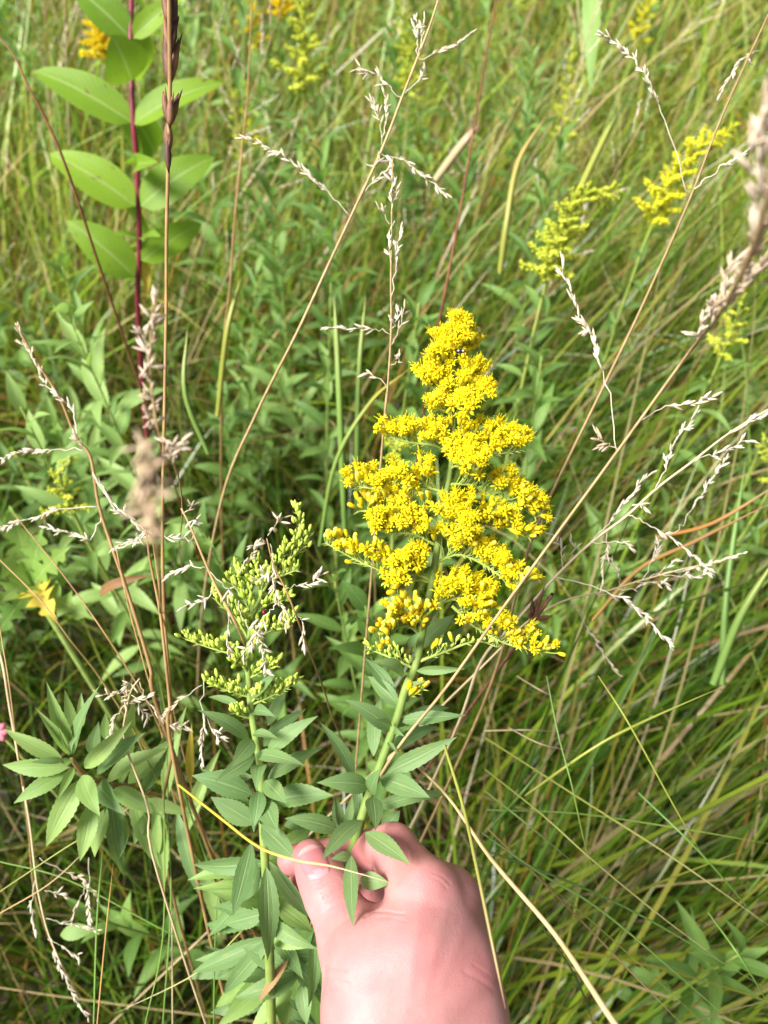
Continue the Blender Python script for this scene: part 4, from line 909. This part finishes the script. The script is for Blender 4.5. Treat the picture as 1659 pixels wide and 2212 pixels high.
for pth, w, ca, cb in RB:
    dd = rng.uniform(.45, .56); k = len(pth) - 1
    blade(LBL, [(x, y, dd + .05 * (abs(i / k - .5))) for i, (x, y) in enumerate(pth)], w * .36 * pm(dd) * 1.6, ca, cb, 'long blades right of the hand', cr2)
stalk_thing('thick blurred tan grass stem slanting down right beside the wrist', [(885, 1640, .425), (970, 1725, .40), (1062, 1857, .36), (1200, 2020, .33), (1320, 2200, .30), (1430, 2350, .28)], .0010, 'stalk', name='dry_grass_stalk')
blade('thin green and red blade running along the right edge of the hand', [(960, 1610, .40), (1000, 1740, .375), (1032, 1885, .345), (1072, 2080, .325), (1092, 2180, .32)], 8 * pm(.36), YG, PK)
blade('yellow withered blade lying across the thumb with a straw coloured end', [(385, 1695, .43), (480, 1770, .40), (560, 1830, .372), (640, 1858, .362), (720, 1872, .358), (842, 1906, .352)], 6.5 * pm(.37), (.70, .55, .05), (.74, .60, .42), name='withered_blade')
LG = 'upright blades left of the buds'
LGL = 'long COLOUR grass blade between the leafy shoot and the budding goldenrod'
for pth, w, ca, cb in (([(990, 2230), (1040, 1500), (1025, 1000), (1010, 500), (930, 0)], 9, G1, G0), ([(880, 2230), (990, 1700), (1000, 1000), (990, 560)], 8, G1, YG), ([(1050, 2230), (1045, 1500), (1030, 1180)], 8, ST, G1), ([(570, 2230), (590, 1600), (625, 1150)], 10, G1, G1), ([(590, 2230), (640, 1700), (690, 1230)], 8, OR, OR),
                       ([(1395, 1560), (1300, 1330), (1150, 900), (1050, 520), (960, 60)], 10, G1, G0), ([(1500, 1620), (1200, 1900), (700, 2150)], 8, YG, ST), ([(-20, 1420), (400, 1140), (700, 960), (1000, 720)], 7, YG, YG), ([(-20, 1220), (400, 1330), (900, 1590), (1200, 1750)], 9, G1, G0), ([(-20, 1550), (300, 1360), (560, 1120)], 7, OR, ST), ([(960, 740), (820, 440), (770, 320), (750, 60)], 9, YG, OR), ([(1300, 2230), (1310, 1700), (1330, 1380)], 8, G0, G0)):
    dd = rng.uniform(.46, .56); blade(LGL, [(x, y, dd) for x, y in pth], w * .3549 * pm(dd) * 1.15, ca, cb, LG, c5)
# broader blades in the middle ground
MGL = 'broad COLOUR grass blade standing in the meadow behind the buds'
for pth, w, ca, cb in (([(745, 1150, .8), (735, 900, .75), (728, 740, .74), (722, 640, .74)], 14, G1, YG), ([(770, 1100, .8), (775, 820, .76), (790, 640, .76)], 12, G1, YG), ([(690, 1180, .8), (725, 1000, .74), (800, 870, .72), (880, 800, .7)], 9, G1, (.60, .45, .06)), ([(470, 900, .8), (490, 720, .76), (520, 600, .76)], 12, YG, YG), ([(450, 980, .7), (400, 850, .68), (405, 710, .68)], 12, G1, YG),
                       ([(1230, 460, .95), (1290, 330, .92), (1330, 250, .9)], 16, YG, YG), ([(940, 390, 1.0), (1000, 310, .95), (1035, 270, .95)], 18, ST, PK), ([(1080, 590, .9), (1095, 480, .88), (1120, 350, .88), (1180, 250, .88)], 14, YG, OR), ([(1420, 1160, .62), (1540, 1130, .62), (1690, 1040, .63)], 9, (.62, .30, .06), (.62, .42, .25)), ([(1280, 1340, .6), (1380, 1230, .6), (1500, 1170, .6), (1680, 1080, .62)], 10, (.60, .36, .08), (.62, .35, .2)), ([(1540, 1480, .6), (1600, 1330, .62), (1680, 1200, .62)], 20, G1, YG), ([(1560, 1480, .7), (1570, 1280, .7), (1610, 1000, .72)], 16, G1, G1)):
    dd = pth[0][2]; blade(MGL if ca != (.62, .30, .06) and ca != (.60, .36, .08) else 'orange tinged broad withered blade lying in the grass on the right', pth, w * pm(dd), ca, cb, 'broad blades behind' if ca not in ((.62, .30, .06), (.60, .36, .08)) else 'withered orange blades', ground=False, thick=.06, fold=.25)

# ------------------------------------------------------------------ background weeds
def far_branch_mesh(seed, m_, n_=36, L=.05):
    r_ = random.Random(seed); m = MB(); pts = [Vector((0, 0, 0)), Vector((0, L * .5, L * .12)), Vector((0, L, L * .02))]
    pp = spline(pts, 3); m.tube(pp, .0008, 3)
    for k in range(n_):
        t = .2 + .8 * r_.random(); p = Vector((0, t * L, L * .12 * math.sin(math.pi * t)))
        d = Vector((r_.gauss(0, .6), r_.gauss(.3, .5), r_.uniform(.1, 1.2))).normalized(); q = p + d * .003
        m.spindle(q, q + d * r_.uniform(.005, .008), .0021, 4)
    return m.mesh('plume_branch', M[m_])
FB = {'bud': [far_branch_mesh(i, 'far_bud') for i in range(3)], 'yel': [far_branch_mesh(9 + i, 'far_flower', 44) for i in range(3)], 'ora': [far_branch_mesh(20 + i, 'orange_flower', 46) for i in range(3)]}
def weed(label, top, base, nleaf, leafL, leafw, kind='far', plume=None, nplume=0, plen=.12, pl=.05, group=None, name='goldenrod_weed', cat='plant', stem='stem_green', r=.0022, lo=.35, droop=.2, mid=None):
    """a leafy stem from base to top; spiralled lance leaves; optional plume of flower branches at the tip"""
    top = Vector(top); base = Vector(base); root = thing(name, label, cat, base, group)
    ctrl = [base, mid or base.lerp(top, .5) + Vector((rng.gauss(0, .015), rng.gauss(0, .015), .03)), top]
    pts = spline(ctrl, 8); m = MB(); m.tube(pts, [r, r * .8, r * .4], 5); m.build('stem', M[stem], root)
    Ls = (top - base).length
    arc = np.concatenate([[0], np.cumsum([(pts[i + 1] - pts[i]).length for i in range(len(pts) - 1)])]); Ls = float(arc[-1]); arc = arc / arc[-1]
    def at(t):
        x = float(np.interp(t, arc, np.arange(len(pts)))); i = min(int(x), len(pts) - 2); return pts[i].lerp(pts[i + 1], x - i), (pts[i + 1] - pts[i]).normalized()
    t_hi = 1 - (plen / Ls if nplume else 0)
    a = rng.uniform(0, 6)
    for k in range(nleaf):
        t = lo + (t_hi - lo) * ((k + .5) / nleaf) ** .8; p, tg = at(t); a += 2.4 + rng.gauss(0, .25)
        s = Quaternion(tg, a) @ tg.orthogonal().normalized()
        near = (t - lo) / max(.01, t_hi - lo); el = rng.uniform(.0, .5) + near * (.9 if not nplume else .35) - droop
        d = (s * math.cos(el) + tg * math.sin(el)).normalized(); Lf = leafL * rng.uniform(.75, 1.15) * (1 - .35 * near ** 3)
        leaf(root, kind, p, p + d * Lf, leafw * rng.uniform(.85, 1.15) * (1 - .25 * near ** 3), rng.uniform(-.3, .3), hint=(tg + s * -.2))
    for k in range(nplume):
        t = t_hi + (1 - t_hi) * (k / nplume); p, tg = at(t); a += 2.4; s = Quaternion(tg, a) @ tg.orthogonal().normalized()
        f_ = (1 - .72 * k / nplume) * rng.uniform(.75, 1.15) * pl / .05; d = (s * .8 + tg * (.55 + .7 * k / nplume)).normalized(); q = d.to_track_quat('Y', 'Z')
        place('plume_branch', rng.choice(FB[plume]), root, Matrix.Translation(p) @ q.to_matrix().to_4x4() @ Matrix.Diagonal((f_ * 1.0, f_, f_, 1)))
    return root
def drop(p, dx=0, dy=.0): return Vector((p.x + dx, p.y + dy, 0))
def bgold(label, x, y, d, plume, nplume, plen, pl, x2=None, y2=None, d2=None, nleaf=16, group=None, leafL=.055):
    t = W(x, y, d); md = W(x2, y2, d2) if x2 is not None else None; b0 = drop(md, .0, .06) if md else drop(t, rng.uniform(-.04, .04), -.02)
    return weed(label, t, b0, nleaf, leafL, .013, 'far', plume, nplume, plen, pl, group, name='background_goldenrod', cat='flower', stem='stem_yellowgreen', mid=md)
bgold('slim yellow green goldenrod spire between the podded stalk and the rust coloured stalk', 493, 140, 1.25, 'bud', 26, .17, .030)
bgold('bushy leafy goldenrod with a loose yellow green top', 655, -30, 1.15, 'bud', 30, .16, .055, nleaf=34, leafL=.075)
bgold('pale goldenrod spire standing beside a wide pale leaf', 1240, 70, 1.15, 'bud', 30, .17, .034)
bgold('leaning goldenrod with a one sided golden plume behind the rusty stalk', 1590, 268, .86, 'yel', 52, .16, .036, 1395, 520, .90, nleaf=20)
bgold('leaning goldenrod with a narrow lime green bud plume', 1330, 408, .80, 'bud', 62, .15, .036, 1180, 610, .84, nleaf=20)
bgold('blurred lime green goldenrod tip beneath the feathery grass head', 1595, 612, .80, 'bud', 20, .11, .028, 1545, 800, .9)
bgold('small yellow goldenrod tip behind the highest dry grass fork', 885, 120, 1.6, 'yel', 16, .10, .035)
bgold('golden far flower plume at the top edge above the wide pale leaf', 1410, -30, 1.7, 'yel', 22, .12, .05)
bgold('small yellow green bud tip hidden behind the left side of the bloom', 858, 960, .62, 'bud', 14, .05, .02, 850, 1100, .75, nleaf=8)
bgold('short bright lime bud spike behind the brown grass stalk on the left', 150, 985, .68, 'bud', 20, .08, .026, 180, 1150, .75, nleaf=10)
bgold('lime green bud tip at the right edge beside the white panicle', 1650, 945, .8, 'bud', 18, .09, .03, 1640, 1100, .9)
bgold('bright deep yellow flower cluster behind the broad oval leaves', 205, 45, 1.35, 'ora', 30, .07, .055, nleaf=10)
bgold('deep yellow blossom cluster at the top edge by the rust coloured stalk', 533, 5, 1.5, 'ora', 24, .06, .04, nleaf=8)
bgold('small round deep yellow blossom just below the top edge cluster', 552, 60, 1.45, 'ora', 16, .04, .026, nleaf=8)
bgold('deep yellow flower tuft peeping over the bushy leafy goldenrod', 605, -10, 1.6, 'ora', 20, .05, .04, nleaf=8)
EXPL = [('bushy bright green leafy weed with broad pale shoots below the wine red stem', 140, 665, .74, 30, .075, .019), ('bright leafy weed low at the left edge', 45, 880, .70, 22, .07, .018), ('pale leafy sprig beside the foot of the wine red stem', 130, 560, .85, 18, .07, .014),
        ('round leafy tuft in the grass left of the bloom tip', 715, 600, .88, 22, .055, .014), ('leafy whorl just behind the tip of the bloom', 905, 655, .90, 22, .065, .016), ('soft leafy weed to the right of the bloom tip', 1170, 770, .82, 22, .07, .016), ('dusky green weed in the gap between buds and bloom', 790, 1310, .62, 26, .06, .017),
        ('green leafy weed under the left flower branches', 720, 1240, .70, 18, .055, .015), ('leafy weed low between podded stalk and buds', 430, 1130, .68, 22, .06, .014), ('leafy stems crowding right of the central dry grass', 1150, 150, 1.2, 26, .08, .017), ('tall leafy stem left of the dark red brown stalk', 850, 60, 1.25, 26, .08, .018),
        ('leafy plant behind the fork of the central dry grass', 1010, 330, 1.1, 26, .075, .016), ('grey green leafy stem below the pale goldenrod spire', 1210, 300, 1.0, 26, .07, .015), ('leafy weed beside the rust coloured stalk foot', 590, 420, 1.05, 26, .075, .016), ('leafy stem below the bushy goldenrod', 690, 330, 1.1, 30, .08, .016), ('shaded leafy weed in the lower right corner', 1600, 2060, .62, 18, .07, .015), ('broad leafed weed in the shade below the hand', 640, 2060, .62, 20, .08, .02), ('shaded weed at the foot of the flowerless shoot', 200, 1980, .72, 12, .06, .016)]
for lb, x, y, d, nl, L_, w_ in EXPL:
    t = W(x, y, d); weed(lb, t, drop(t, rng.uniform(-.05, .05), rng.uniform(-.02, .05)), nl, L_, w_, 'young' if 'bright' in lb else 'far', name='leafy_weed', lo=.45)
def px_of(p):
    v = p - CAM; d = v.dot(FWD); return 829.5 + v.dot(RGT) / d / FW * 1659, 1106 - v.dot(UPV) / d / FW * 1659
MARKS = [(290, 250, 'behind the wine red stem'), (360, 60, 'beyond the podded stalk'), (525, 250, 'by the rust coloured stalk'), (660, 120, 'around the bushy leafy goldenrod'), (800, 420, 'behind the central dry grass'), (950, 100, 'behind the top fork of the central grass'), (1020, 350, 'beside the dark red brown stalk'),
         (1240, 170, 'around the pale goldenrod spire'), (1300, 500, 'around the leaning lime plume'), (1480, 380, 'around the leaning golden plume'), (1600, 700, 'under the feathery grass head'), (1450, 100, 'behind the white zigzag branch'), (990, 700, 'behind the tip of the bloom'), (700, 900, 'behind the left of the bloom'), (1250, 900, 'behind the right of the bloom'),
         (130, 720, 'around the bushy bright weed'), (100, 1200, 'around the lobed weed'), (420, 900, 'right of the podded stalk foot'), (560, 1250, 'behind the green buds'), (60, 60, 'left of the wine red stem'), (1500, 1200, 'under the white panicle'), (1300, 1800, 'right of the hand'), (250, 1800, 'under the flowerless shoot')]
def where(p):
    x, y = px_of(p); return min(MARKS, key=lambda k: (k[0] - x) ** 2 + (k[1] - y) ** 2)[2]
GRP = 'leafy weeds scattered through the far meadow'
for k in range(72):
    yy = .85 + 1.7 * rng.random() ** .85 if k > 14 else rng.uniform(.6, 1.1); xx = rng.uniform(-1, 1) * (.22 + .50 * yy)
    if xx > .12 * yy and rng.random() < .5: xx = -xx
    h = rng.uniform(.58, .88) - (.22 if yy < 1.1 else 0); b0 = Vector((xx, yy, 0)); top = b0 + Vector((rng.gauss(0, .08), rng.gauss(0, .06), h))
    kd = 'far' if rng.random() < .7 else 'young'; wl = rng.uniform(.013, .023)
    weed(('dark' if kd == 'far' else 'pale') + ' green ' + ('narrow' if wl < .018 else 'broad') + ' leaved weed ' + where(top), top, b0, rng.randint(18, 28), rng.uniform(.06, .1), wl, kd, group=GRP, name='leafy_weed', lo=.35)
for k in range(18):
    yy = rng.uniform(1.1, 2.6); xx = rng.uniform(-1, 1) * (.2 + .5 * yy); h = rng.uniform(.62, .9); b0 = Vector((xx, yy, 0)); top = b0 + Vector((rng.gauss(0, .08), rng.gauss(0, .06), h))
    pk_ = 'bud' if rng.random() < .8 else 'yel'
    weed(('unopened green' if pk_ == 'bud' else 'small yellow') + ' goldenrod spire ' + where(top), top, b0, 16, .07, .015, 'far', pk_, 22, .14, .035, group='goldenrod spires in the far meadow', name='background_goldenrod', cat='flower', lo=.4)
# lobed thistle-like plant with a yellowing leaf
rT = W(70, 1270, .74); rT.z = max(0.02, rT.z)
gT = thing('lobed_weed', 'pale green weed with ragged lobed leaves and one yellowed leaf at the left edge', 'plant', drop(rT))
m = MB(); m.tube([drop(rT), rT], .003, 6); m.build('stem', M['stem_green'], gT)
for x, y, d, w_, kd in ((-20, 1190, .70, .035, 'thistle'), (90, 1140, .72, .035, 'thistle'), (150, 1180, .70, .03, 'thistle'), (0, 1290, .66, .035, 'thistle'), (20, 1090, .76, .035, 'thistle'), (110, 1320, .68, .035, 'yellow_lobed'), (190, 1330, .70, .03, 'thistle'), (-10, 1370, .68, .03, 'thistle'), (180, 1230, .74, .03, 'thistle')):
    leaf(gT, kd, rT, W(x, y, d), w_, rng.uniform(-.3, .3))
def lone_leaf(label, kind, a, b_, w_, name='fallen_leaf'):
    p, q = W(*a), W(*b_); me_ = rng.choice(LM[kind]); o_ = bpy.data.objects.new(name, me_); COL.objects.link(o_)
    Y = q - p; L_ = Y.length; y = Y / L_; n0 = Vector((0, 0, 1)) + (CAM - p).normalized(); nn = (n0 - y * n0.dot(y)).normalized(); x = y.cross(nn)
    o_.matrix_world = Matrix(((x.x * w_, y.x * L_, nn.x * L_, p.x), (x.y * w_, y.y * L_, nn.y * L_, p.y), (x.z * w_, y.z * L_, nn.z * L_, p.z), (0, 0, 0, 1)))
    tag(o_, label, 'leaf')
lone_leaf('tan withered leaf caught in the grass left of the buds', 'dead', (215, 1290, .66), (325, 1240, .64), .008)
lone_leaf('pointed yellow and brown leaf tip standing by the left grass blades', 'yellow', (412, 1690, .53), (414, 1560, .52), .006)
lone_leaf('pale yellow green seed leaf lying in the lower left shade', 'young', (130, 2020, .60), (210, 2005, .60), .012)
# wide pale blade-like leaf in the background
rF = W(1285, 190, 1.15)
lone_leaf('wide pale green leaf hanging beside the pale goldenrod spire', 'young', (1272, -60, 1.15), (1276, 200, 1.13), .026, name='wide_leaf')

# ------------------------------------------------------------------ random dry grass in the background
GD = 'dry seeding grass stalks in the far meadow'
for k in range(46):
    yy = rng.uniform(.9, 2.6); xx = rng.uniform(-1, 1) * (.2 + .5 * yy); h = rng.uniform(.65, 1.0); b0 = Vector((xx, yy, 0))
    if k < 16: xx = -rng.uniform(.3, .6) * yy; b0 = Vector((xx, yy, 0))
    ln = Vector((rng.gauss(.12, .16), rng.gauss(0, .12), 0)); top = b0 + Vector((0, 0, h)) + ln
    root = thing('dry_grass_stalk', 'dry grass stalk with pale seed head ' + where(top), 'grass', b0, GD)
    pts = spline([b0, b0.lerp(top, .5) + Vector((0, 0, .04)), top], 6); m = MB(); m.tube(pts, [.0016, .0012, .0007], 4); m.build('stalk', M[rng.choice(('stalk', 'stalk_pale', 'stem_brown'))], root)
    tg = (pts[-1] - pts[-2]).normalized(); m = MB()
    for j in range(9):
        t = .68 + .32 * j / 8; x = t * (len(pts) - 1); i = min(int(x), len(pts) - 2); p = pts[i].lerp(pts[i + 1], x - i)
        s = Quaternion(tg, rng.uniform(0, 6.28)) @ tg.orthogonal().normalized(); d = (tg + s * rng.uniform(.3, .9)).normalized(); e = p + d * rng.uniform(.03, .07)
        m.tube([p, e], [.0004, .0003], 3); spikes(m, [p, p.lerp(e, .5), e], .3, 260, .006, 3)
    m.build('panicle', M[rng.choice(('straw', 'straw', 'straw_pink'))], root)

# ------------------------------------------------------------------ insects and the pink petal
pb = A(1010, 300, .393)
bug = thing('flower_bug', 'small black and cream bug sitting near the top of the yellow bloom', 'insect', pb)
m = MB(); m.spindle(pb - RGT * .0028, pb + RGT * .0030, .0013, 8); m.build('body', M['bug_black'], bug)
m = MB(); m.spindle(pb - RGT * .0014 - FWD * .0009, pb - RGT * .0002 - FWD * .0011, .0005, 6); m.spindle(pb + RGT * .0006 - FWD * .0007, pb + RGT * .0022 - FWD * .0009, .0006, 6); m.build('wing', M['bug_pale'], bug)
for sx in (-1, 0, 1):
    for sy in (-1, 1):
        m = MB(); q = pb + RGT * sx * .0014; m.tube([q, q + UPV * sy * .0017 - FWD * .0006 + RGT * sx * .0006, q + UPV * sy * .0026 + FWD * .0012 + RGT * sx * .001], .00018, 4); m.build('leg', M['bug_black'], bug)
pb = B4(855, 1085, .405)
bug = thing('bud_beetle', 'tiny dark red beetle tucked among the green buds', 'insect', pb)
m = MB(); m.spindle(pb - UPV * .0016, pb + UPV * .0016, .0011, 8); m.build('shell', M['bug_red'], bug)
m = MB(); m.spindle(pb + UPV * .0010, pb + UPV * .0022, .0006, 6); m.build('head', M['bug_black'], bug)
sp = W(1165, 1310, .47); sq = W(1110, 1400, .50)
dh = thing('dried_seed_head', 'dark brown withered seed head beside the lowest right bloom', 'plant', to_ground([sp, sq])[-1])
m = MB(); m.tube(spline([to_ground([sp, sq])[-1], sq, W(1140, 1350, .475), sp], 6), [.0016, .001, .0008], 5); m.build('stem', M['pod'], dh)
for x, y, r in ((1150, 1290, 5), (1185, 1295, 6), (1195, 1330, 6), (1140, 1320, 5), (1178, 1262, 5)):
    m = MB(); m.spindle(W(1150, 1340, .472), W(x, y, .466), r * pm(.47), 6); m.build('pod', M['pod'], dh)
pp = W(-2, 1580, .6)
pk = thing('pink_blossom', 'edge of a pink blossom at the left rim beside the flowerless shoot', 'flower', drop(pp))
m = MB(); m.tube([drop(pp), pp], .0015, 5); m.build('stem', M['stem_green'], pk)
for k in range(7):
    a = k * .9; m = MB(); d = (RGT * math.cos(a) + UPV * math.sin(a)) * .009 - FWD * .003; m.spindle(pp, pp + d, .003, 6); m.build('petal', M['pink'], pk)
